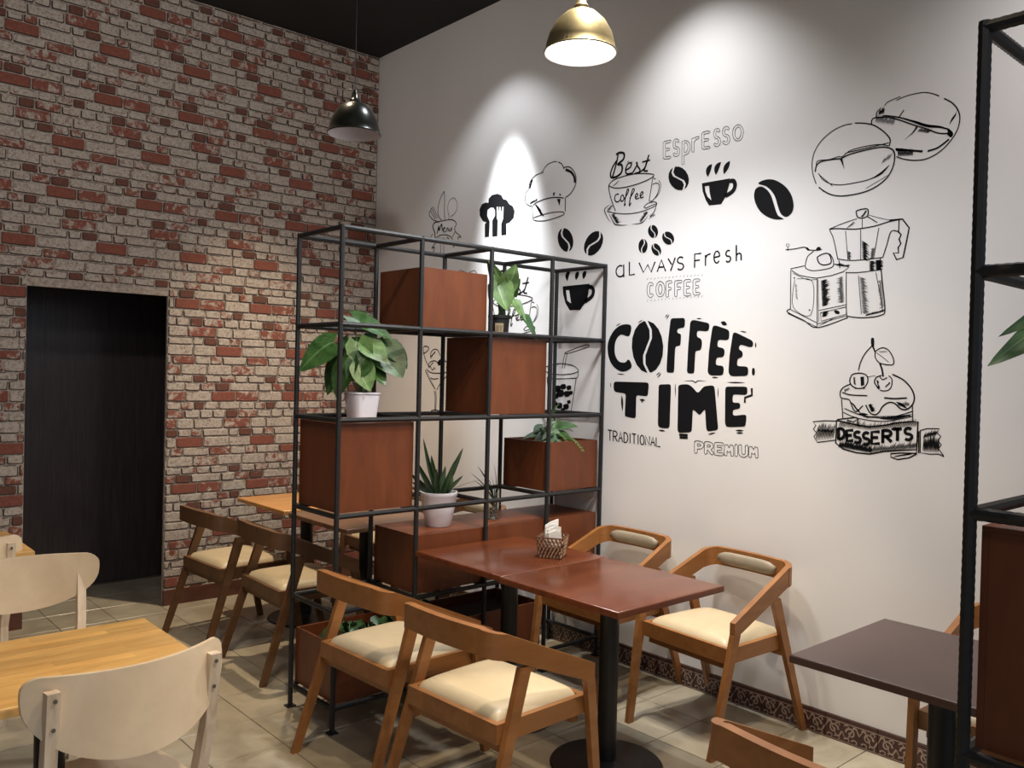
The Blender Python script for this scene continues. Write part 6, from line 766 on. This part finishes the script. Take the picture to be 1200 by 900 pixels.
'27,0,1:8238,3626 8173,3553 8134,3474 8116,3400;34,0,1:8238,3626 8264,3566;23,0,1:8264,3566 8268,3514 8309,3468 8388,3452 8430,3460 8426,3514 8385,3579 8332,3603 8286,3586 8264,3566;13,0,1:8273,3560 8334,3520 8388,3475;38,0,1:8309,3468 8331,3410 8342,3347;27,0,1:8055,3359 8036,3305 8058,3259 8114,3236 8175,3249 8205,3302 8192,3355 8137,3374 8082,3369 8055,3359;27,0,1:8326,3357 8280,3337 8268,3291 8310,3233;23,0,1:8313,3344 8340,3321 8379,3339;23,0,1:8391,3356 8421,3327 8420,3268 8395,3231 8356,3221 8317,3226;27,0,1:8041,3272 7981,3243 7950,3201 7956,3148 8006,3136 8041,3124 8078,3045 8113,3027 8147,3062 8167,3082;31,0,1:8193,3090 8229,3026 8277,3005 8316,3030 8347,3084 8398,3119 8450,3115 8503,3072 8554,3065 8603,3108 8620,3172 8592,3248 8521,3322 8423,3369;27,0,1:7969,3195 8047,3175 8205,3173;34,0,1:8358,3160 8449,3156 8557,3166;24,0,1:7963,3134 7973,3040 7980,2959;22,0,1:8605,3108 8613,2963;19,0,1:8086,3235 8182,3238;23,0,1:7994,3048 8121,3004 8217,2986 8350,2982 8479,3006 8604,3051;20,0,1:7984,3013 8094,2972 8258,2951 8403,2957 8606,3009;12,0,1:8199,3342 8273,3354;61,1,1:8324,2972 8454,2986 8605,3026;62,1,1:8121,3004 8216,3004;60,1,1:8463,3128 8515,3104 8560,3075;19,1,0:8051,3108 8084,3090;19,1,0:8055,3103 8093,3082;19,1,0:8059,3099 8097,3077;19,1,0:8063,3094 8088,3080;19,1,0:8067,3089 8101,3070;19,1,0:8071,3084 8104,3066;19,1,0:8075,3079 8107,3062;19,1,0:8079,3074 8111,3057;19,1,0:8083,3070 8118,3050;19,1,0:8087,3065 8128,3042;19,1,0:8091,3060 8129,3039;19,1,0:8095,3055 8136,3033;19,1,0:8099,3050 8139,3028;19,1,0:8103,3045 8134,3029;19,1,0:8107,3041 8146,3020;19,1,0:8111,3036 8152,3014;18,1,0:8215,3089 8247,3101;18,1,0:8216,3085 8242,3095;18,1,0:8218,3081 8259,3096;18,1,0:8220,3077 8250,3088;18,1,0:8222,3073 8255,3086;18,1,0:8224,3069 8254,3080;18,1,0:8225,3065 8261,3078;18,1,0:8227,3061 8264,3075;18,1,0:8229,3057 8269,3072;18,1,0:8231,3053 8269,3067;18,1,0:8233,3049 8277,3065;18,1,0:8235,3045 8271,3059;18,1,0:8236,3041 8277,3056;18,1,0:8238,3037 8277,3051;18,1,0:8240,3033 8265,3042;18,1,0:8242,3029 8284,3045;15,1,0:8481,3084 8480,3119;15,1,0:8490,3085 8489,3115;15,1,0:8498,3086 8497,3131;15,1,0:8507,3087 8506,3117;15,1,0:8515,3088 8514,3119;15,1,0:8524,3089 8522,3132;15,1,0:8532,3089 8531,3123;15,1,0:8540,3090 8539,3135;15,1,0:8549,3091 8547,3142;15,1,0:8557,3092 8556,3131;15,1,0:8566,3093 8565,3130;15,1,0:8574,3094 8573,3129;18,1,0:8281,3314 8299,3308;18,1,0:8283,3308 8308,3299;18,1,0:8285,3302 8307,3294;18,1,0:8286,3296 8307,3289;18,1,0:8288,3290 8303,3285;18,1,0:8290,3284 8305,3279;18,1,0:8291,3278 8306,3273;18,1,0:8293,3272 8316,3264;18,1,0:8294,3266 8315,3259;18,1,0:8296,3260 8318,3253;18,1,0:8298,3255 8312,3249;18,1,0:8299,3249 8324,3240;15,1,0:8364,3249 8372,3270;15,1,0:8368,3253 8380,3281;15,1,0:8373,3257 8381,3278;15,1,0:8377,3260 8386,3283;15,1,0:8381,3264 8391,3288;15,1,0:8385,3268 8398,3300;15,1,0:8390,3272 8401,3301;15,1,0:8394,3275 8405,3302;15,1,0:8398,3279 8406,3298;16,1,0:8067,3336 8091,3332;16,1,0:8068,3330 8083,3327;16,1,0:8068,3324 8091,3320;16,1,0:8069,3318 8087,3315;16,1,0:8070,3312 8088,3309;16,1,0:8070,3306 8092,3302;16,1,0:8071,3300 8090,3297;16,1,0:8072,3294 8091,3290;16,1,0:8072,3288 8093,3284;16,1,0:8073,3282 8096,3278;16,1,0:8074,3275 8099,3271;13,1,0:7985,3224 8001,3189;13,1,0:7990,3226 8003,3199;13,1,0:7995,3229 8007,3205;13,1,0:8001,3231 8011,3211;13,1,0:8006,3234 8019,3208;12,1,0:8012,3236 8024,3210;12,1,0:8017,3238 8027,3219;12,1,0:8022,3241 8033,3219;12,1,0:8028,3243 8038,3222;9,1,0:8297,3573 8315,3555;9,1,0:8304,3574 8321,3557;9,1,0:8311,3574 8325,3562;9,1,0:8319,3575 8337,3558;9,1,0:8326,3576 8340,3562;9,1,0:8333,3577 8353,3558;9,1,0:8340,3577 8352,3566;9,1,0:8348,3578 8363,3563;9,1,0:8355,3579 8374,3560;15,1,0:8169,2986 8190,2975;15,1,0:8181,2987 8217,2969;15,1,0:8194,2988 8225,2972;15,1,0:8206,2989 8231,2976;15,1,0:8218,2990 8249,2974;15,1,0:8231,2991 8263,2975;15,1,0:8243,2992 8273,2977;15,1,0:8255,2993 8281,2980;15,1,0:8267,2994 8298,2978;15,1,0:8280,2995 8303,2983;15,1,0:8292,2995 8315,2984;15,1,0:8304,2996 8323,2987;15,1,0:8316,2997 8337,2987;15,1,0:8328,2998 8352,2986;15,1,0:8340,2999 8369,2985;15,1,0:8352,3000 8376,2988;15,1,0:8364,3001 8386,2990;15,1,0:8376,3002 8409,2985;15,1,0:8388,3003 8411,2991;15,1,0:8400,3004 8423,2992;15,1,0:8412,3005 8445,2988;15,1,0:8423,3006 8444,2995;15,1,0:8435,3007 8466,2991;15,1,0:8447,3008 8466,2998;15,1,0:8459,3009 8491,2992;15,1,0:8470,3010 8500,2995;15,1,0:8482,3010 8509,2997;15,1,0:8494,3011 8527,2995;15,1,0:8505,3012 8532,2999;15,1,0:8517,3013 8538,3002;15,1,0:8529,3014 8555,3000;15,1,0:8540,3015 8563,3003;15,1,0:8552,3016 8570,3006;15,1,0:8563,3017 8595,3000;15,1,0:8575,3018 8603,3003;33,0,0:7920,2935 7919,2725 7992,2676 8118,2653 8241,2651 8359,2683 8488,2704 8652,2725 8657,2965 8582,2961 8481,2946 8378,2919 8233,2894 8124,2903 7920,2935;28,0,0:7927,2943 8108,2973 8125,2954 8124,2903;23,0,0:8019,2941 8082,2931 8116,2951;24,0,0:7913,2928 7797,2924 7687,2908 7718,2875 7693,2839 7727,2807 7701,2770 7737,2717 7918,2752;22,0,0:8677,2891 8732,2911 8834,2917 8817,2882 8848,2853 8825,2814 8854,2785 8833,2746 8877,2688;22,0,0:8677,2891 8683,2702 8763,2696 8835,2703 8877,2685;29,0,0:8665,2884 8671,2695;29,0,0:8653,2687 8591,2649 8491,2625 8432,2641 8431,2671 8515,2684 8652,2693;22,0,0:8652,2725 8653,2687;22,1,0:7721,2730 7736,2828;22,1,0:7733,2732 7759,2900;22,1,0:7745,2734 7764,2853;22,1,0:7758,2736 7776,2856;22,1,0:7770,2738 7794,2897;22,1,0:7782,2740 7801,2862;22,1,0:7794,2741 7819,2906;22,1,0:7806,2743 7826,2875;22,1,0:7818,2745 7840,2885;22,1,0:7831,2747 7849,2871;22,1,0:7843,2749 7858,2853;22,1,0:7855,2751 7871,2857;22,1,0:7867,2752 7886,2883;22,1,0:7879,2754 7902,2907;22,1,0:7891,2756 7910,2887;18,1,0:7721,2805 7752,2885;18,1,0:7732,2804 7762,2881;18,1,0:7744,2803 7787,2916;18,1,0:7755,2802 7798,2913;18,1,0:7767,2800 7805,2900;18,1,0:7778,2799 7814,2893;18,1,0:7789,2798 7825,2891;18,1,0:7801,2797 7829,2872;18,1,0:7812,2796 7852,2900;17,1,0:7823,2795 7866,2905;17,1,0:7835,2793 7873,2895;17,1,0:7846,2792 7880,2882;17,1,0:7857,2791 7890,2877;17,1,0:7868,2790 7908,2895;29,1,0:8706,2710 8715,2849;29,1,0:8717,2710 8724,2828;29,1,0:8727,2711 8734,2830;29,1,0:8737,2711 8745,2842;29,1,0:8748,2712 8755,2841;29,1,0:8758,2712 8769,2891;29,1,0:8768,2712 8776,2844;29,1,0:8778,2713 8788,2874;29,1,0:8789,2713 8798,2873;29,1,0:8799,2714 8806,2837;29,1,0:8809,2714 8816,2840;29,1,0:8819,2714 8826,2840;29,1,0:8829,2715 8836,2824;20,1,0:8702,2824 8729,2885;20,1,0:8712,2827 8729,2867;20,1,0:8721,2830 8743,2880;20,1,0:8730,2833 8756,2892;20,1,0:8739,2835 8760,2883;20,1,0:8748,2838 8778,2907;20,1,0:8757,2841 8776,2885;20,1,0:8766,2844 8788,2895;20,1,0:8775,2846 8800,2904;20,1,0:8784,2849 8808,2903;20,1,0:8793,2852 8812,2896;20,1,0:8802,2854 8822,2900;22,1,0:7945,2685 7972,2762;22,1,0:7952,2685 7968,2731;22,1,0:7958,2684 7977,2738;22,1,0:7965,2684 7989,2752;22,1,0:7972,2683 7989,2732;22,1,0:7978,2682 8003,2751;22,1,0:7985,2682 8002,2729;22,1,0:7992,2681 8020,2763;22,1,0:7998,2681 8027,2763;22,1,0:8005,2680 8028,2745;22,1,0:8012,2679 8036,2749;22,1,0:8018,2679 8044,2753;22,1,0:8025,2678 8051,2752;22,1,0:8031,2678 8053,2739;22,1,0:8038,2677 8064,2751;22,1,0:8045,2677 8066,2738;22,1,0:8051,2676 8079,2756;22,1,0:8058,2675 8082,2746;22,1,0:8064,2675 8085,2734;22,1,0:8071,2674 8097,2751;22,1,0:8077,2674 8098,2733;22,1,0:8084,2673 8101,2722;22,1,0:8090,2673 8110,2730;22,1,0:8097,2672 8118,2732;22,1,0:8103,2671 8128,2744;22,1,0:8110,2671 8134,2740;22,1,0:8116,2670 8134,2723;22,1,0:8123,2670 8149,2745;22,1,0:8129,2669 8155,2743;22,1,0:8136,2669 8156,2728;22,1,0:8142,2668 8164,2732;22,1,0:8149,2668 8174,2742;22,1,0:8155,2667 8176,2728;22,1,0:8161,2666 8186,2739;22,1,0:8168,2666 8184,2713;22,1,0:8174,2665 8196,2728;22,1,0:8181,2665 8201,2725;22,1,0:8187,2664 8205,2718;21,1,0:8193,2664 8220,2740;21,1,0:8200,2663 8215,2708;21,1,0:8206,2662 8227,2724;21,1,0:8213,2662 8228,2708;21,1,0:8219,2661 8240,2724;21,1,0:8225,2661 8251,2737;21,1,0:8232,2660 8251,2717;21,1,0:8238,2660 8264,2737;21,1,0:8244,2659 8261,2708;21,1,0:8251,2659 8268,2709;21,1,0:8260,2662 8290,2742;21,1,0:8271,2664 8297,2733;21,1,0:8283,2666 8307,2731;21,1,0:8295,2668 8317,2729;21,1,0:8306,2670 8332,2740;21,1,0:8318,2672 8343,2740;21,1,0:8330,2675 8359,2753;21,1,0:8341,2677 8362,2734;21,1,0:8353,2679 8377,2744;21,1,0:8364,2681 8387,2741;21,1,0:8376,2683 8395,2735;21,1,0:8387,2685 8408,2741;21,1,0:8399,2687 8417,2735;21,1,0:8410,2689 8433,2751;21,1,0:8422,2691 8444,2752;21,1,0:8433,2693 8458,2761;21,1,0:8444,2695 8474,2776;21,1,0:8456,2697 8475,2750;21,1,0:8467,2699 8490,2761;21,1,0:8478,2701 8504,2772;21,1,0:8490,2703 8514,2771;21,1,0:8501,2705 8526,2773;21,1,0:8512,2707 8536,2773;21,1,0:8523,2709 8548,2778;21,1,0:8534,2711 8553,2762;21,1,0:8545,2713 8565,2766;21,1,0:8556,2715 8579,2777;21,1,0:8568,2717 8596,2795;21,1,0:8579,2719 8608,2799;21,1,0:8590,2721 8609,2775;21,1,0:8601,2723 8624,2786;21,1,0:8612,2725 8635,2788;21,1,0:8623,2727 8645,2788;21,1,0:8634,2729 8663,2811;17,1,0:7942,2875 7967,2940;17,1,0:7954,2874 7978,2937;17,1,0:7965,2874 7987,2929;17,1,0:7977,2873 8004,2942;17,1,0:7989,2873 8008,2921;17,1,0:8000,2872 8034,2959;17,1,0:8012,2872 8043,2951;17,1,0:8024,2871 8054,2949;17,1,0:8035,2871 8064,2945;17,1,0:8047,2870 8066,2919;17,1,0:8058,2870 8083,2933;17,1,0:8070,2869 8094,2933;17,1,0:8081,2868 8103,2923;17,1,0:8093,2868 8123,2946;17,1,0:8104,2867 8132,2939;17,1,0:8116,2867 8148,2951;17,1,0:8127,2866 8150,2926;17,1,0:8139,2866 8160,2923;17,1,0:8150,2865 8179,2941;17,1,0:8161,2865 8194,2951;17,1,0:8172,2864 8195,2923;17,1,0:8184,2864 8204,2917;17,1,0:8195,2863 8216,2917;17,1,0:8206,2863 8227,2916;17,1,0:8217,2862 8244,2932;17,1,0:8229,2861 8253,2927;17,1,0:8240,2862 8259,2913;17,1,0:8253,2864 8285,2948;17,1,0:8265,2866 8290,2931;17,1,0:8277,2868 8299,2924;17,1,0:8290,2869 8315,2936;17,1,0:8302,2871 8324,2929;17,1,0:8314,2873 8344,2953;17,1,0:8326,2875 8344,2923;17,1,0:8339,2876 8358,2927;17,1,0:8351,2878 8379,2954;17,1,0:8363,2880 8381,2928;17,1,0:8375,2882 8403,2958;17,1,0:8387,2883 8404,2930;17,1,0:8399,2885 8425,2955;17,1,0:8411,2887 8440,2964;17,1,0:8423,2889 8453,2969;16,1,0:8435,2890 8466,2974;16,1,0:8447,2892 8471,2957;16,1,0:8459,2894 8481,2953;16,1,0:8471,2896 8500,2974;16,1,0:8482,2897 8505,2958;16,1,0:8494,2899 8520,2969;16,1,0:8506,2901 8523,2947;16,1,0:8518,2902 8546,2978;16,1,0:8530,2904 8552,2966;16,1,0:8541,2906 8566,2972;16,1,0:8553,2907 8580,2982;16,1,0:8565,2909 8587,2970;16,1,0:8576,2911 8605,2990;16,1,0:8588,2912 8613,2982;16,1,0:8599,2914 8626,2986;16,1,0:8611,2916 8638,2990;16,1,0:8622,2917 8644,2976;16,1,0:8634,2919 8650,2965;11,1,0:7948,2732 7966,2834;11,1,0:7964,2730 7977,2802;11,1,0:7980,2728 7996,2816;11,1,0:7996,2727 8008,2792;11,1,0:8012,2725 8025,2797;11,1,0:8028,2723 8044,2816;11,1,0:8044,2721 8055,2788;11,1,0:8060,2720 8073,2796;11,1,0:8075,2718 8092,2814;11,1,0:8091,2716 8104,2789;11,1,0:8107,2714 8119,2784;11,1,0:8122,2712 8132,2772;11,1,0:8138,2711 8154,2804;11,1,0:8153,2709 8163,2768;11,1,0:8169,2707 8183,2792;11,1,0:8184,2706 8198,2785;11,1,0:8199,2704 8215,2797;11,1,0:8215,2702 8226,2769;11,1,0:8230,2700 8243,2775;11,1,0:8245,2699 8261,2793;24,1,0:8456,2644 8497,2659;24,1,0:8464,2646 8510,2663;24,1,0:8472,2648 8524,2667;24,1,0:8480,2650 8528,2667;24,1,0:8488,2652 8544,2672;24,1,0:8495,2654 8551,2674;24,1,0:8503,2656 8568,2679;24,1,0:8511,2658 8579,2682;24,1,0:8519,2660 8574,2679;24,1,0:8527,2661 8579,2680;24,1,0:8535,2663 8576,2678;24,1,0:8543,2665 8609,2689;24,1,0:8551,2667 8602,2686;24,1,0:8559,2669 8615,2689;24,1,0:8566,2671 8611,2687;24,1,0:8574,2673 8626,2692;75,0,0:7944,2764 7941,2859;75,0,0:7941,2859 7966,2861 7980,2857 7991,2848 7998,2834 8001,2819 7999,2802 7993,2787 7982,2775 7969,2768 7944,2764;45,0,0:7932,2763 7955,2766;45,0,0:7929,2858 7952,2861;74,0,0:8084,2854 8022,2847 8024,2753 8087,2760;74,0,0:8023,2802 8073,2808;45,0,0:8012,2801 8034,2803;73,0,0:8147,2832 8135,2841 8118,2841 8104,2833 8096,2819 8098,2805 8108,2794 8124,2792 8124,2792 8141,2789 8152,2779 8154,2765 8145,2751 8130,2743 8113,2743 8099,2751;73,0,0:8228,2830 8216,2839 8200,2840 8186,2831 8178,2817 8180,2801 8190,2789 8206,2787 8206,2787 8223,2784 8234,2773 8235,2757 8227,2742 8212,2733 8195,2734 8182,2743;72,0,0:8328,2857 8255,2849 8258,2744 8331,2753;72,0,0:8256,2799 8315,2805;44,0,0:8243,2798 8269,2800;72,0,0:8357,2765 8354,2869;72,0,0:8354,2869 8392,2873 8411,2870 8424,2861 8429,2850 8424,2837 8412,2826 8394,2820 8355,2815;72,0,0:8383,2818 8435,2774;43,0,0:8343,2764 8371,2767;43,0,0:8339,2868 8368,2871;71,0,0:8444,2888 8521,2896;71,0,0:8483,2892 8486,2796;43,0,0:8430,2887 8458,2890;43,0,0:8469,2891 8497,2893;43,0,0:8472,2794 8499,2797;70,0,0:8602,2894 8589,2903 8572,2904 8556,2896 8548,2882 8550,2867 8561,2856 8578,2854 8578,2854 8596,2851 8607,2841 8609,2826 8600,2812 8584,2803 8566,2804 8552,2812')}

LAB = dict(coffee_time=('wall_lettering', 'bold black COFFEE TIME lettering with a bean for its first O'), traditional=('wall_lettering', 'thin hand-lettered word TRADITIONAL under the word TIME'),
 premium=('wall_lettering', 'outlined word PREMIUM at the lower right of COFFEE TIME'), always_fresh=('wall_lettering', 'hand-lettered words aLWAYS Fresh above the outlined COFFEE'),
 coffee_small=('wall_lettering', 'small outlined word COFFEE under aLWAYS Fresh'), espresso=('wall_lettering', 'faint outlined word ESPrESSO near the top of the mural'),
 best_coffee=('wall_drawing', 'drawing of a cup and saucer lettered Best coffee'), best_coffee_low=('wall_drawing', 'Best coffee cup drawing behind the black-potted shelf plant'),
 bean_round_small=('wall_drawing', 'black round coffee bean drawing under ESPrESSO'), bean_large=('wall_drawing', 'large solid black coffee bean drawing left of the outlined beans'),
 bean_pair_left=('wall_drawing', 'black coffee bean drawing under the chef hat, leaning left'), bean_pair_right=('wall_drawing', 'black coffee bean drawing right of the chef hat, leaning right'),
 cluster_0=('wall_drawing', 'topmost of the four small black beans above aLWAYS'), cluster_1=('wall_drawing', 'rightmost of the four small black beans above aLWAYS'), cluster_2=('wall_drawing', 'leftmost of the four small black beans above aLWAYS'), cluster_3=('wall_drawing', 'lowest of the four small black beans above aLWAYS'),
 cup_upper=('wall_drawing', 'solid black steaming cup drawing under ESPrESSO'), cup_lower=('wall_drawing', 'solid black steaming cup drawing seen through the shelf top right'),
 iced_drink=('wall_drawing', 'drawing of an iced drink with a straw behind the shelf'), ice_cream_glass=('wall_drawing', 'drawing of an ice cream glass seen through the shelf'),
 menu=('wall_drawing', 'drawing of cutlery behind a ribbon reading Menu'), small_hat=('wall_drawing', 'faint small curved drawing above the upper shelf box'), cutlery_hat=('wall_drawing', 'solid black chef hat drawing with spoon and fork cut out'),
 chef_hat=('wall_drawing', 'outlined chef hat drawing between the cutlery hat and Best coffee'), bean_outline_front=('wall_drawing', 'large outlined coffee bean drawing, the lower left one'), bean_outline_back=('wall_drawing', 'large outlined coffee bean drawing, the upper right one'),
 moka_pot=('wall_drawing', 'drawing of a stovetop moka coffee pot'), coffee_grinder=('wall_drawing', 'drawing of a hand-cranked coffee grinder beside the moka pot'), dessert=('wall_drawing', 'drawing of a cherry cake behind a ribbon reading DESSERTS'))
def pp(s): return [tuple(float(v)/2000 for v in q.split(',')) for q in s.split()]
def catm(p, n=5, closed=False):
    P = [Vector(q) for q in p]; O = []; L = len(P)
    for i in range(L if closed else L-1):
        if closed: a, b_, c, d = P[i-1], P[i], P[(i+1) % L], P[(i+2) % L]
        else: a, b_, c, d = P[max(i-1, 0)], P[i], P[i+1], P[min(i+2, L-1)]
        for k in range(n):
            t_ = k/n; O.append(.5*((2*b_)+(c-a)*t_+(2*a-5*b_+4*c-d)*t_*t_+(3*b_-a-3*c+d)*t_**3))
    if not closed: O.append(P[-1])
    return O
def chaik(p, it=2):
    P = [Vector(q) for q in p]
    for _ in range(it):
        Q = []
        for i in range(len(P)):
            a, c = P[i], P[(i+1) % len(P)]; l = (c-a).length; f = min(.3, .008/max(l, 1e-6)); Q += [a+(c-a)*f, c-(c-a)*f]
        P = Q
    return P
for key, (fl, stx) in DECALS.items():
    bm = nb(); X_ = -.0010
    for f in (fl.split(';') if fl else []):
        sm, body = f.split(':'); loops = [pp(l) for l in body.split('|')]
        if sm == '1': loops = [catm(l, 4, True) for l in loops]
        elif sm == '2': loops = [chaik(l) for l in loops]
        loops = [[Vector((q[0], q[1], 0)) for q in l] for l in loops]
        vs = [bm.verts.new((X_, -q[0], q[1])) for l in loops for q in l]
        for tri in tessellate_polygon(loops):
            try: bm.faces.new([vs[i] for i in tri])
            except ValueError: pass
    for s_ in (stx.split(';') if stx else []):
        hd, body = s_.split(':'); w, mode, sm = (int(q) for q in hd.split(',')); w = w/10000*2.05; P = pp(body)
        P = catm(P, 5) if sm and len(P) > 2 else ([Vector(q) for q in P])
        if len(P) == 2: P = [P[0].lerp(P[1], k/4) for k in range(5)]
        n = len(P); A, B_ = [], []
        for i, p in enumerate(P):
            d = P[min(i+1, n-1)]-P[max(i-1, 0)]
            if d.length < 1e-7: d = Vector((1, 0))
            d.normalize(); u = i/(n-1)
            ww = w/2*(1 if mode == 0 else (max(.12, math.sin(PI*u)) if mode == 1 else max(.1, 1-u)))
            A.append(bm.verts.new((X_, -(p.x-d.y*ww), p.y+d.x*ww))); B_.append(bm.verts.new((X_, -(p.x+d.y*ww), p.y-d.x*ww)))
        for i in range(n-1): bm.faces.new((A[i], A[i+1], B_[i+1], B_[i]))
    for f in bm.faces:
        f.normal_update()
        if f.normal.x > 0: f.normal_flip()
    me = bpy.data.meshes.new(LAB[key][0]); bm.to_mesh(me); bm.free(); me.materials.append(m_ink)
    o = bpy.data.objects.new(LAB[key][0], me); COL.objects.link(o)
    tag(o, LAB[key][1], 'lettering' if 'letter' in LAB[key][0] else 'wall art', 'small beans above aLWAYS Fresh' if 'cluster' in key else None)
